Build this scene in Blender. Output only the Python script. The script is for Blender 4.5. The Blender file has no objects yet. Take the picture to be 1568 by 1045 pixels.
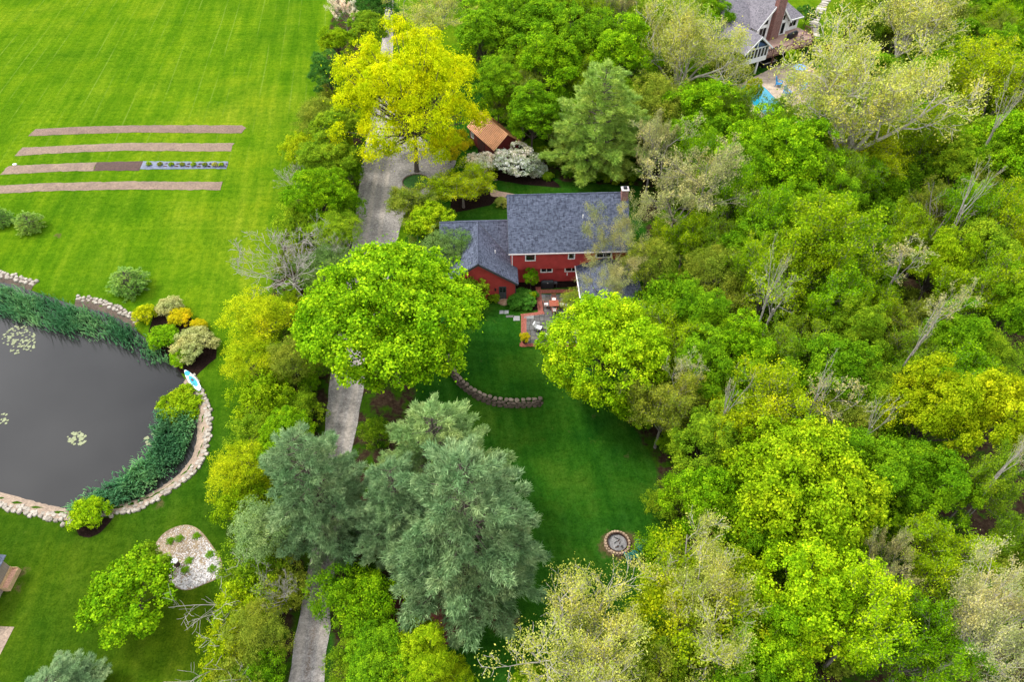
import bpy, math, random
import numpy as np
from mathutils import Vector

C = bpy.context.scene
COL = C.collection
# ---------------------------------------------------------------- camera
TH = math.radians(47.0); FPX = 1045.0; HC = 57.0
cam_d = bpy.data.cameras.new('camera'); cam = bpy.data.objects.new('camera', cam_d); COL.objects.link(cam)
cam_d.sensor_width = 36.0; cam_d.lens = 36.0*FPX/1568.0
cam_d.clip_start = 0.5; cam_d.clip_end = 4000
cam.location = (0, 0, HC); cam.rotation_euler = (math.pi/2-TH, 0, 0)
C.camera = cam
# ---------------------------------------------------------------- sky, sun, exposure
SUN_EL = math.radians(52); SUN_AZ = math.radians(-68)      # from the left, a little ahead
W = bpy.data.worlds.new('World'); C.world = W; W.use_nodes = True
nt = W.node_tree; nt.nodes.clear()
out = nt.nodes.new('ShaderNodeOutputWorld'); bg = nt.nodes.new('ShaderNodeBackground')
sky = nt.nodes.new('ShaderNodeTexSky'); sky.sky_type = 'NISHITA'; sky.sun_disc = False
sky.sun_elevation = SUN_EL; sky.sun_rotation = SUN_AZ; sky.air_density = 1.0; sky.dust_density = 2.0
tc = nt.nodes.new('ShaderNodeTexCoord'); mp = nt.nodes.new('ShaderNodeMapping')
mp.inputs['Scale'].default_value = (1.0, 1.0, 1.6)
nz = nt.nodes.new('ShaderNodeTexNoise'); nz.inputs['Scale'].default_value = 3.0; nz.inputs['Detail'].default_value = 5
rp = nt.nodes.new('ShaderNodeValToRGB'); rp.color_ramp.elements[0].position = 0.38; rp.color_ramp.elements[1].position = 0.62
rp.color_ramp.elements[0].color = (5.2, 5.5, 6.2, 1); rp.color_ramp.elements[1].color = (14.5, 14.5, 14.7, 1)
mx = nt.nodes.new('ShaderNodeMix'); mx.data_type = 'RGBA'; mx.inputs[0].default_value = 0.85
bg.inputs['Strength'].default_value = 0.098
L = nt.links
L.new(tc.outputs['Generated'], mp.inputs['Vector']); L.new(mp.outputs[0], nz.inputs['Vector'])
L.new(nz.outputs['Fac'], rp.inputs[0]); L.new(sky.outputs[0], mx.inputs[6]); L.new(rp.outputs[0], mx.inputs[7])
L.new(mx.outputs[2], bg.inputs[0]); L.new(bg.outputs[0], out.inputs[0])
sd_ = bpy.data.lights.new('sun', 'SUN'); sun = bpy.data.objects.new('sun', sd_); COL.objects.link(sun)
sd_.energy = 1.7; sd_.angle = math.radians(14); sd_.color = (1.0, 0.96, 0.88)
sv = Vector((math.cos(SUN_EL)*math.sin(SUN_AZ), math.cos(SUN_EL)*math.cos(SUN_AZ), math.sin(SUN_EL)))
sun.rotation_euler = sv.to_track_quat('Z', 'Y').to_euler()
C.view_settings.view_transform = 'Standard'; C.view_settings.look = 'None'
C.view_settings.gamma = 1.0; C.view_settings.use_curve_mapping = False
C.view_settings.exposure = 1.4
C.render.engine = 'CYCLES'
C.cycles.max_bounces = 8; C.cycles.diffuse_bounces = 4; C.cycles.transmission_bounces = 4
C.cycles.glossy_bounces = 2; C.cycles.use_denoising = True

# ---------------------------------------------------------------- measuring from the photograph
ct, st = math.cos(TH), math.sin(TH)
def ray(u, v):
    a = (u-784.0)/FPX; b = (522.5-v)/FPX
    return (a, ct+b*st, -st+b*ct)
def at(u, v, z=0.0):                       # the point of the plane z seen at that place of the photo
    d = ray(u, v); k = (z-HC)/d[2]
    return (d[0]*k, d[1]*k)
def at_y(u, v, y):                         # the point at distance y
    d = ray(u, v); k = y/d[1]
    return (d[0]*k, y, HC+d[2]*k)
def pxm(x, y, z):                          # photo pixels per metre there
    return FPX/(y*ct+(HC-z)*st)

def sdist(P, poly):
    """signed distance (negative inside) of points P (n,2) to polygon, and nearest edge index"""
    poly = np.asarray(poly, float); n = len(poly)
    best = np.full(len(P), 1e9); idx = np.zeros(len(P), int); inside = np.zeros(len(P), bool)
    for i in range(n):
        a = poly[i]; b = poly[(i+1) % n]; ab = b-a
        t = np.clip(((P-a)@ab)/max(ab@ab, 1e-9), 0, 1)
        d = np.hypot(*(P-(a+t[:, None]*ab)).T)
        m = d < best; best[m] = d[m]; idx[m] = i
        c = ((a[1] > P[:, 1]) != (b[1] > P[:, 1]))
        xx = (b[0]-a[0])*(P[:, 1]-a[1])/((b[1]-a[1]) if abs(b[1]-a[1]) > 1e-9 else 1e-9)+a[0]
        inside ^= (c & (P[:, 0] < xx))
    return np.where(inside, -best, best), idx
def smooth_poly(pts, n=6, closed=True):
    pts = [np.array(p, float) for p in pts]; m = len(pts); o = []
    rng_ = range(m if closed else m-1)
    for i in rng_:
        p0 = pts[(i-1) % m] if closed or i > 0 else pts[0]; p1 = pts[i]; p2 = pts[(i+1) % m]
        p3 = pts[(i+2) % m] if closed or i+2 < m else pts[-1]
        for k in range(n):
            t = k/n
            o.append(.5*((2*p1)+(-p0+p2)*t+(2*p0-5*p1+4*p2-p3)*t*t+(-p0+3*p1-3*p2+p3)*t**3))
    if not closed: o.append(pts[-1])
    return np.array(o)

TERR = 0.8
WALLPX = [(686, 545), (691, 560), (700, 576), (717, 592), (741, 606), (770, 613), (800, 614), (832, 611)]
wall_w = [at(u, v+3, 0.0) for u, v in WALLPX]
terr_poly = wall_w + [at(u, v, TERR) for u, v in
    [(870, 612), (912, 622), (940, 645), (985, 600), (1010, 500), (1000, 400), (985, 300), (900, 280), (770, 290), (700, 330), (672, 350), (668, 420), (680, 500)]]
NW = len(wall_w)-1
POND = [(-60, 412), (0, 423), (30, 430), (60, 441), (118, 460), (165, 470), (200, 486), (214, 500), (240, 522), (268, 548), (287, 573), (298, 596), (309, 620),
        (311, 650), (306, 688), (288, 718), (258, 745), (220, 765), (178, 777), (140, 784), (104, 786), (50, 776), (0, 762), (-60, 735), (-170, 660), (-190, 540), (-140, 440)]
pond_w = smooth_poly([at(u, v) for u, v in POND], 4)
WATER = -0.4
def height(x, y):
    x = np.atleast_1d(np.asarray(x, float)); y = np.atleast_1d(np.asarray(y, float))
    P = np.stack([x, y], 1)
    h = 0.10*np.sin(x*.09+1.)*np.cos(y*.07)+.05*np.sin(x*.23)*np.sin(y*.19)
    sd, idx = sdist(P, terr_poly)
    ramp = np.where((idx < NW), .25, 5.0)
    m = np.clip(1-np.maximum(sd, 0)/ramp, 0, 1); m = m*m*(3-2*m)
    sp, _ = sdist(P, pond_w)
    k = np.clip(sp/6.0, 0, 1)
    h = h*k*np.clip(np.abs(sd)/6, 0, 1)*(1-m)+TERR*m
    q = np.clip(-sp/1.6, 0, 1)
    return h-1.3*q
def hz(x, y): return float(height(x, y)[0])
def gat(u, v):
    z = 0.0
    for _ in range(3):
        x, y = at(u, v, z); z = hz(x, y)
    return x, y, z

# ---------------------------------------------------------------- materials
def newmat(name):
    m = bpy.data.materials.new(name); m.use_nodes = True
    n = m.node_tree; b = n.nodes['Principled BSDF']
    return m, n, b
def N(n, t, **k):
    x = n.nodes.new(t)
    for a, b in k.items():
        if a in x.inputs: x.inputs[a].default_value = b
        else: setattr(x, a, b)
    return x
def ramp(n, fac, stops):
    r = n.nodes.new('ShaderNodeValToRGB'); e = r.color_ramp.elements
    while len(e) > 1: e.remove(e[-1])
    e[0].position = stops[0][0]; e[0].color = (*stops[0][1], 1)
    for p, c in stops[1:]:
        q = e.new(p); q.color = (*c, 1)
    n.links.new(fac, r.inputs[0]); return r.outputs[0]
def mix(n, f, a, b, mode='MIX'):
    x = n.nodes.new('ShaderNodeMix'); x.data_type = 'RGBA'; x.blend_type = mode
    for i, s in ((0, f), (6, a), (7, b)):
        if isinstance(s, (int, float)): x.inputs[i].default_value = s
        elif isinstance(s, tuple): x.inputs[i].default_value = (*s, 1)
        else: n.links.new(s, x.inputs[i])
    return x.outputs[2]
def noise(n, vec, scale, detail=4, rough=.55):
    x = N(n, 'ShaderNodeTexNoise', Scale=scale, Detail=detail, Roughness=rough)
    if vec is not None: n.links.new(vec, x.inputs['Vector'])
    return x.outputs['Fac']
def mathn(n, op, a, b=0.5, c=None):
    x = n.nodes.new('ShaderNodeMath'); x.operation = op
    for i, s in enumerate([a, b] + ([c] if c is not None else [])):
        if isinstance(s, (int, float)): x.inputs[i].default_value = s
        else: n.links.new(s, x.inputs[i])
    return x.outputs[0]
def maprange(n, v, a, b, c=0., d=1.):
    x = n.nodes.new('ShaderNodeMapRange'); x.interpolation_type = 'SMOOTHSTEP'
    n.links.new(v, x.inputs[0])
    for i, q in enumerate((a, b, c, d)): x.inputs[i+1].default_value = q
    return x.outputs[0]
def pos(n): return n.nodes.new('ShaderNodeNewGeometry').outputs['Position']
def objc(n): return n.nodes.new('ShaderNodeTexCoord').outputs['Object']
def uvc(n): return n.nodes.new('ShaderNodeTexCoord').outputs['UV']
def mapping(n, vec, sc=(1, 1, 1), rot=(0, 0, 0)):
    x = N(n, 'ShaderNodeMapping'); x.inputs['Scale'].default_value = sc; x.inputs['Rotation'].default_value = rot
    n.links.new(vec, x.inputs['Vector']); return x.outputs[0]
def bump(n, b, h, strength=.4, dist=.05):
    x = N(n, 'ShaderNodeBump', Strength=strength, Distance=dist); n.links.new(h, x.inputs['Height'])
    n.links.new(x.outputs[0], b.inputs['Normal'])
def simple(name, col, rough=.7, var=.25, scale=6., metal=0., bmp=.2, spec=.3):
    m, n, b = newmat(name); v = objc(n)
    f = noise(n, v, scale)
    lo = tuple(c*(1-var) for c in col); hi = tuple(min(1, c*(1+var)) for c in col)
    n.links.new(ramp(n, f, [(.3, lo), (.7, hi)]), b.inputs['Base Color'])
    b.inputs['Roughness'].default_value = rough; b.inputs['Metallic'].default_value = metal
    b.inputs['Specular IOR Level'].default_value = spec
    if bmp: bump(n, b, f, bmp, .02)
    return m
LEAFK = 1.40
def leafmat(name, lo, mid, hi, trans=.36, rough=.7, spec=.02):
    lo, mid, hi = (tuple(min(.9, x*LEAFK*w) for x, w in zip(c_, (1.0, .98, .85))) for c_ in (lo, mid, hi))
    m, n, b = newmat(name)
    a = N(n, 'ShaderNodeAttribute', attribute_name='tint').outputs['Fac']
    c = ramp(n, a, [(.0, lo), (.5, mid), (1., hi)])
    oi = n.nodes.new('ShaderNodeObjectInfo').outputs['Random']
    c = mix(n, 1., c, ramp(n, oi, [(0, (.84, .86, .8)), (.5, (1, 1, 1)), (1, (1.16, 1.1, 1.1))]), 'MULTIPLY')
    g = mix(n, 1., c, ramp(n, noise(n, pos(n), .35, 2), [(.3, (.74, .86, .8)), (.5, (1, 1, 1)), (.7, (1.3, 1.12, 1.1))]), 'MULTIPLY')
    n.links.new(g, b.inputs['Base Color'])
    b.inputs['Roughness'].default_value = rough; b.inputs['Specular IOR Level'].default_value = spec
    t = n.nodes.new('ShaderNodeBsdfTranslucent'); n.links.new(g, t.inputs['Color'])
    ms = n.nodes.new('ShaderNodeMixShader'); ms.inputs[0].default_value = trans
    o = n.nodes['Material Output']
    n.links.new(b.outputs[0], ms.inputs[1]); n.links.new(t.outputs[0], ms.inputs[2]); n.links.new(ms.outputs[0], o.inputs[0])
    return m

# ---------------------------------------------------------------- objects
def thing(name, label, cat, loc=(0, 0, 0), rz=0., group=None, scale=None):
    o = bpy.data.objects.new(name, None); COL.objects.link(o); o.empty_display_size = .3
    o.location = loc; o.rotation_euler = (0, 0, rz); o['label'] = label; o['category'] = cat
    if group: o['group'] = group
    if scale: o.scale = scale
    return o
def tag(o, label=None, cat=None, group=None, kind=None):
    if label: o['label'] = label
    if cat: o['category'] = cat
    if group: o['group'] = group
    if kind: o['kind'] = kind
    return o
def link(name, me, parent=None, mat=None):
    o = bpy.data.objects.new(name, me); COL.objects.link(o)
    if parent: o.parent = parent
    if mat:
        if not me.materials: me.materials.append(mat)
        elif me.materials[0] != mat:
            o.material_slots[0].link = 'OBJECT'; o.material_slots[0].material = mat
    return o
def copy_tree(o, parent=None):
    c = o.copy(); COL.objects.link(c); c.parent = parent
    for ch in list(o.children): copy_tree(ch, c)
    return c
class MB:
    def __init__(s): s.v = []; s.f = []
    def add(s, vs, fs):
        k = len(s.v); s.v += [tuple(map(float, p)) for p in vs]; s.f += [tuple(i+k for i in f) for f in fs]; return s
    def box(s, x0, x1, y0, y1, z0, z1):
        return s.add([(x0, y0, z0), (x1, y0, z0), (x1, y1, z0), (x0, y1, z0), (x0, y0, z1), (x1, y0, z1), (x1, y1, z1), (x0, y1, z1)],
            [(3, 2, 1, 0), (4, 5, 6, 7), (0, 1, 5, 4), (1, 2, 6, 5), (2, 3, 7, 6), (3, 0, 4, 7)])
    def cbox(s, c, sz, rz=0., tilt=0.):
        """box centred at c, turned by rz about z after a tilt about its x axis"""
        o = []
        for dx, dy, dz in [(-1, -1, -1), (1, -1, -1), (1, 1, -1), (-1, 1, -1), (-1, -1, 1), (1, -1, 1), (1, 1, 1), (-1, 1, 1)]:
            x, y, z = dx*sz[0]/2, dy*sz[1]/2, dz*sz[2]/2
            y, z = y*math.cos(tilt)-z*math.sin(tilt), y*math.sin(tilt)+z*math.cos(tilt)
            x, y = x*math.cos(rz)-y*math.sin(rz), x*math.sin(rz)+y*math.cos(rz)
            o.append((c[0]+x, c[1]+y, c[2]+z))
        return s.add(o, [(3, 2, 1, 0), (4, 5, 6, 7), (0, 1, 5, 4), (1, 2, 6, 5), (2, 3, 7, 6), (3, 0, 4, 7)])
    def prism(s, poly, z0, z1):
        n = len(poly); vs = [(p[0], p[1], z0) for p in poly]+[(p[0], p[1], z1) for p in poly]
        return s.add(vs, [tuple(range(n-1, -1, -1)), tuple(range(n, 2*n))]+[(i, (i+1) % n, n+(i+1) % n, n+i) for i in range(n)])
    def slab(s, pts, t):
        """a polygon in space given thickness t along its normal (downwards)"""
        P = [Vector(p) for p in pts]; nn = (P[1]-P[0]).cross(P[2]-P[0]).normalized()
        if nn.z < 0: P = P[::-1]; nn = -nn
        n = len(P); vs = P+[p-nn*t for p in P]
        return s.add(vs, [tuple(range(n)), tuple(range(2*n-1, n-1, -1))]+[(i, n+i, n+(i+1) % n, (i+1) % n) for i in range(n)])
    def tube(s, pts, rad, k=6, cap=True):
        P = [Vector(p) for p in pts]; base = len(s.v); m = len(P)
        for i, p in enumerate(P):
            d = (P[min(i+1, m-1)]-P[max(i-1, 0)]).normalized()
            a = d.orthogonal().normalized() if i == 0 else (pa-d*pa.dot(d)).normalized()
            pa = a; b = d.cross(a); r = rad[i] if hasattr(rad, '__len__') else rad
            for j in range(k):
                t = 2*math.pi*j/k; s.v.append(tuple(p+(a*math.cos(t)+b*math.sin(t))*r))
        for i in range(m-1):
            for j in range(k):
                q = base+i*k; s.f.append((q+j, q+(j+1) % k, q+k+(j+1) % k, q+k+j))
        if cap and k > 3:
            s.f.append(tuple(base+j for j in range(k-1, -1, -1))); s.f.append(tuple(base+(m-1)*k+j for j in range(k)))
        return s
    def lathe(s, prof, k=16, c=(0, 0, 0)):
        base = len(s.v)
        for r, z in prof:
            for j in range(k):
                t = 2*math.pi*j/k; s.v.append((c[0]+r*math.cos(t), c[1]+r*math.sin(t), c[2]+z))
        for i in range(len(prof)-1):
            for j in range(k):
                q = base+i*k; s.f.append((q+j, q+(j+1) % k, q+k+(j+1) % k, q+k+j))
        s.f.append(tuple(base+(len(prof)-1)*k+j for j in range(k)))
        return s
    def mesh(s, name, mat=None, smooth=False):
        me = bpy.data.meshes.new(name); me.from_pydata(s.v, [], s.f); me.update()
        uv = me.uv_layers.new(name='UVMap'); nn = len(me.loops)
        V = np.array(s.v); arr = np.zeros((nn, 2))
        for p in me.polygons:
            n = p.normal
            if abs(n.z) < .985:
                u = Vector((-n.y, n.x, 0)).normalized(); w = n.cross(u)
            else: u = Vector((1, 0, 0)); w = Vector((0, 1, 0))
            for li in p.loop_indices:
                q = V[me.loops[li].vertex_index]; arr[li] = (q@np.array(u), q@np.array(w))
        uv.data.foreach_set('uv', arr.ravel())
        if smooth: me.polygons.foreach_set('use_smooth', [True]*len(me.polygons))
        if mat: me.materials.append(mat)
        return me
    def build(s, name, mat, parent=None, smooth=False):
        return link(name, s.mesh(name, mat, smooth), parent)

def np_mesh(name, V, k, tint=None, mat=None):
    """V: (n*k,3) vertices of n faces with k corners each"""
    me = bpy.data.meshes.new(name); n = len(V)//k
    me.vertices.add(len(V)); me.vertices.foreach_set('co', V.astype(np.float32).ravel())
    me.loops.add(len(V)); me.loops.foreach_set('vertex_index', np.arange(len(V), dtype=np.int32))
    me.polygons.add(n); me.polygons.foreach_set('loop_start', np.arange(0, len(V), k, dtype=np.int32))
    me.update(calc_edges=True)
    if tint is not None:
        a = me.attributes.new('tint', 'FLOAT', 'FACE'); a.data.foreach_set('value', tint.astype(np.float32))
    if mat: me.materials.append(mat)
    return me

# ================================================================ GROUND
def m_ground():
    m, n, b = newmat('grass_ground'); P = pos(n)
    zone = N(n, 'ShaderNodeAttribute', attribute_name='zone'); sep = n.nodes.new('ShaderNodeSeparateColor')
    n.links.new(zone.outputs['Color'], sep.inputs[0])
    woods, yard, mulch = sep.outputs[0], sep.outputs[1], sep.outputs[2]
    dry = zone.outputs['Alpha']
    big = noise(n, P, .035, 3); mid = noise(n, P, .16, 5, .62); fine = noise(n, P, 1.3, 6, .75); vf = noise(n, P, 7., 5, .8)
    # mowing passes: long streaks slightly off the line of sight, and fainter ones across
    PR = mapping(n, P, (1, 1, 1), (0, 0, math.radians(-9)))
    st1 = noise(n, mapping(n, PR, (.55, .03, 1)), 1.0, 4, .7)
    sx_ = n.nodes.new('ShaderNodeSeparateXYZ'); n.links.new(PR, sx_.inputs[0])
    wob = mathn(n, 'ADD', mathn(n, 'DIVIDE', sx_.outputs[0], 2.6), mathn(n, 'MULTIPLY', noise(n, mapping(n, PR, (.05, .012, 1)), 1., 2), .8))
    ln_ = maprange(n, mathn(n, 'ABSOLUTE', mathn(n, 'SUBTRACT', mathn(n, 'FRACT', wob), .5)), 0, .07, 1, 0)
    ln_ = mathn(n, 'MULTIPLY', ln_, maprange(n, noise(n, mapping(n, PR, (.3, .025, 1)), 1., 4, .75), .44, .62))
    st2 = noise(n, mapping(n, P, (.05, 1.1, 1), (0, 0, math.radians(3))), 1.0, 4, .65)
    field = ramp(n, big, [(.35, (.045, .108, .003)), (.5, (.062, .132, .003)), (.66, (.090, .152, .005))])
    field = mix(n, 1., field, ramp(n, mid, [(.3, (.70, .82, .75)), (.5, (1, 1, 1)), (.72, (1.28, 1.12, 1.))]), 'MULTIPLY')
    low = ramp(n, big, [(.35, (.014, .052, .003)), (.65, (.038, .076, .003))])
    low = mix(n, 1., low, ramp(n, mid, [(.3, (.7, .85, .9)), (.7, (1.35, 1.15, .9))]), 'MULTIPLY')
    sepx = n.nodes.new('ShaderNodeSeparateXYZ'); n.links.new(P, sepx.inputs[0])
    fy = maprange(n, sepx.outputs[1], 28., 58.)
    lawnl = mix(n, fy, low, field)
    yardc = ramp(n, mid, [(.3, (.0095, .050, .004)), (.5, (.016, .067, .004)), (.72, (.036, .088, .006))])  # darker yard grass, with some tree shade put into the colour
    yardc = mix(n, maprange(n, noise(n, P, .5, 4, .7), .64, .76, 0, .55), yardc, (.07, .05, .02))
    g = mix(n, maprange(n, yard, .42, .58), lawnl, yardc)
    g = mix(n, 1., g, ramp(n, st1, [(.3, (.66, .80, .82)), (.5, (1, 1, 1)), (.7, (1.42, 1.2, 1.6))]), 'MULTIPLY')
    g = mix(n, mathn(n, 'MULTIPLY', mathn(n, 'MULTIPLY', ln_, .42), maprange(n, sepx.outputs[1], 78., 100.)), g, (.15, .22, .03))
    g = mix(n, 1., g, ramp(n, st2, [(.3, (.88, .92, .9)), (.7, (1.14, 1.07, 1.1))]), 'MULTIPLY')
    g = mix(n, 1., g, ramp(n, fine, [(.3, (.6, .7, .65)), (.5, (1, 1, 1)), (.7, (1.42, 1.26, 1.45))]), 'MULTIPLY')
    g = mix(n, 1., g, ramp(n, vf, [(.32, (.50, .60, .55)), (.68, (1.5, 1.38, 1.6))]), 'MULTIPLY')
    g = mix(n, maprange(n, noise(n, P, .8, 6, .85), .60, .72, 0, .45), g, (.10, .12, .02))
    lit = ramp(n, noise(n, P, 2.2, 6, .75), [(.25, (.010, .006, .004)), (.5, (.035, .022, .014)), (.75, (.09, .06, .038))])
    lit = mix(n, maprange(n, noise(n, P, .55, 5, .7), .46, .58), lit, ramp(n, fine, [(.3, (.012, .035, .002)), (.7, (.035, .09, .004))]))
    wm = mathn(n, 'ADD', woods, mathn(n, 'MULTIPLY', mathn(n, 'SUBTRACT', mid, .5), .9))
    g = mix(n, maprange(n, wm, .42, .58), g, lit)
    mu = ramp(n, noise(n, P, 5., 5, .8), [(.3, (.005, .003, .003)), (.7, (.025, .015, .012))])
    mm = mathn(n, 'ADD', mulch, mathn(n, 'MULTIPLY', mathn(n, 'SUBTRACT', fine, .5), .25))
    g = mix(n, maprange(n, mm, .44, .56), g, mu)
    dr = mathn(n, 'ADD', dry, mathn(n, 'MULTIPLY', mathn(n, 'SUBTRACT', fine, .5), 1.3))
    g = mix(n, maprange(n, dr, .5, .85, 0, .85), g, ramp(n, vf, [(.3, (.05, .03, .016)), (.7, (.115, .075, .042))]))
    n.links.new(g, b.inputs['Base Color'])
    b.inputs['Roughness'].default_value = .9; b.inputs['Specular IOR Level'].default_value = .0
    bump(n, b, mathn(n, 'ADD', vf, mathn(n, 'MULTIPLY', fine, 2.)), .55, .09)
    return m
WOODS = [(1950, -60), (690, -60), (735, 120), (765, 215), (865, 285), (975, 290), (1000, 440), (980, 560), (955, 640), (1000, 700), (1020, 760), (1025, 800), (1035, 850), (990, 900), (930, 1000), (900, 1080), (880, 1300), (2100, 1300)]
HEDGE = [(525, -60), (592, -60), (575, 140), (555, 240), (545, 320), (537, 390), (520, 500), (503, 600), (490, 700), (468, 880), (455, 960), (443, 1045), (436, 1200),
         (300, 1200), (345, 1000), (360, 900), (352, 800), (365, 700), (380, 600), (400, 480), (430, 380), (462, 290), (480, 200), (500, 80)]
HEDGE2 = [(507, 900), (512, 800), (535, 700), (548, 600), (585, 560), (640, 600), (620, 760), (660, 900), (690, 1010), (740, 1100), (500, 1200), (505, 1000)]
NEIGH = [(1085, -60), (1330, -60), (1290, 60), (1262, 130), (1235, 195), (1120, 200), (1100, 110)]
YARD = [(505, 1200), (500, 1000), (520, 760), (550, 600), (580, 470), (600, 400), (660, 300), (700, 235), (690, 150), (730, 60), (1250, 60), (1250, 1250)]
MULCHES = [  # beds of dark mulch, in photo pixels on the ground
    [(788, 425), (822, 428), (890, 428), (893, 446), (878, 444), (822, 446), (826, 478), (812, 480), (808, 464), (796, 452), (788, 457), (745, 458), (735, 475), (700, 468), (690, 430), (760, 440)],
    [(720, 285), (770, 300), (752, 318), (715, 326), (690, 330), (690, 300)],
    [(300, 505), (318, 500), (331, 522), (330, 545), (312, 560), (296, 575), (262, 560), (225, 505), (236, 470), (262, 455), (285, 470)],
    [(108, 800), (160, 790), (172, 790), (150, 815), (132, 822), (118, 818)],
    [(730, 215), (790, 235), (840, 272), (862, 292), (800, 286), (765, 276), (735, 262)]]
DRY = [[(1000, 770), (992, 762), (996, 755), (1004, 764)], [(905, 640), (915, 636), (918, 644), (908, 648)], [(930, 725), (938, 722), (940, 730), (932, 733)], [(955, 700), (962, 690), (968, 700), (960, 708)], [(887, 905), (895, 902), (897, 910), (889, 912)],
       [(925, 812), (960, 808), (985, 822), (982, 850), (945, 862), (915, 850), (915, 825)],
       [(740, 955), (760, 930), (800, 935), (800, 965), (760, 975)],
       [(80, 358), (94, 356), (97, 364), (84, 367)], [(25, 888), (32, 862), (48, 868), (36, 900), (10, 930)],
       [(230, 770), (250, 762), (258, 775), (240, 782)], [(800, 520), (800, 535), (840, 538), (840, 530)]]
RED = [(588, 965), (600, 925), (640, 880), (700, 850), (760, 880), (762, 925), (730, 960), (700, 985), (650, 990), (612, 985)]
def build_ground():
    ax = np.concatenate([[-900, -500, -300, -200, -150, -120, -105], np.arange(-95, 115, .5), [120, 135, 160, 200, 300, 500, 900]])
    ay = np.concatenate([[-900, -500, -200, -60, -20, -5], np.arange(4, 166, .5), [170, 180, 200, 240, 300, 500, 900, 1500]])
    X, Y = np.meshgrid(ax, ay); nx, ny = len(ax), len(ay)
    P = np.stack([X.ravel(), Y.ravel()], 1); Z = height(P[:, 0], P[:, 1])
    V = np.column_stack([P, Z])
    i = np.arange(nx-1); j = np.arange(ny-1); I, J = np.meshgrid(i, j); q = (J*nx+I).ravel()
    F = np.stack([q, q+1, q+nx+1, q+nx], 1)
    me = bpy.data.meshes.new('ground'); me.vertices.add(len(V)); me.vertices.foreach_set('co', V.astype(np.float32).ravel())
    me.loops.add(F.size); me.loops.foreach_set('vertex_index', F.astype(np.int32).ravel())
    me.polygons.add(len(F)); me.polygons.foreach_set('loop_start', np.arange(0, F.size, 4, dtype=np.int32)); me.update(calc_edges=True)
    me.polygons.foreach_set('use_smooth', np.ones(len(F), bool))
    def soft(polys, w, zz=0.):
        r = np.zeros(len(P))
        for pl in polys:
            sd, _ = sdist(P, [at(u, v, zz) for u, v in pl]); r = np.maximum(r, np.clip(.5-sd/w, 0, 1))
        return r
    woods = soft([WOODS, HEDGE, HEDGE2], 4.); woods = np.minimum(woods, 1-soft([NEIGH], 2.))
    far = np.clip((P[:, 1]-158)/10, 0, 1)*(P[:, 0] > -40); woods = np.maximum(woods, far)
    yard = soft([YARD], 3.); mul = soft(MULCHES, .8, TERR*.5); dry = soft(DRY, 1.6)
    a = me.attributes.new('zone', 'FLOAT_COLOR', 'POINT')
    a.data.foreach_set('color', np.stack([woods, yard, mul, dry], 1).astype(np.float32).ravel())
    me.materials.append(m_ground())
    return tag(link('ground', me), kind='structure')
build_ground()

def drape(name, poly, mat, off=.02, step=.7, kind='structure', mound=0., zof=None, edge=.0):
    """a sheet over the ground inside a world polygon: clipped triangulation by ring insets"""
    import bmesh
    poly = np.asarray(poly); P = []
    for i in range(len(poly)):
        a = poly[i]; b = poly[(i+1) % len(poly)]; k = max(1, int(np.hypot(*(b-a))/step))
        for t in range(k): P.append(a+(b-a)*t/k)
    B = np.array(P); mn = B.min(0); mxx = B.max(0)
    gx, gy = np.meshgrid(np.arange(mn[0], mxx[0], step), np.arange(mn[1], mxx[1], step))
    G = np.stack([gx.ravel(), gy.ravel()], 1); sd, _ = sdist(G, B); G = G[sd < -step*.45]
    from mathutils.geometry import delaunay_2d_cdt
    nb = len(B); vs = [Vector(p) for p in B]+[Vector(p) for p in G]
    r = delaunay_2d_cdt(vs, [(i, (i+1) % nb) for i in range(nb)], [tuple(range(nb))], 1, 1e-4)
    V = np.array([tuple(p) for p in r[0]]); F = r[2]
    z = height(V[:, 0], V[:, 1])+off
    if mound or edge:
        s2, _ = sdist(V, B); z += mound*np.clip(-s2/.5, 0, 1)
    if zof is not None: z = np.full(len(V), zof)
    me = bpy.data.meshes.new(name); me.from_pydata([(*p, q) for p, q in zip(V, z)], [], F); me.update()
    bm = bmesh.new(); bm.from_mesh(me)
    for f in bm.faces:
        if f.normal.z < 0: f.normal_flip()
    bm.to_mesh(me); bm.free()
    me.polygons.foreach_set('use_smooth', [True]*len(me.polygons))
    me.materials.append(mat)
    return tag(link(name, me), kind=kind)

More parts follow.
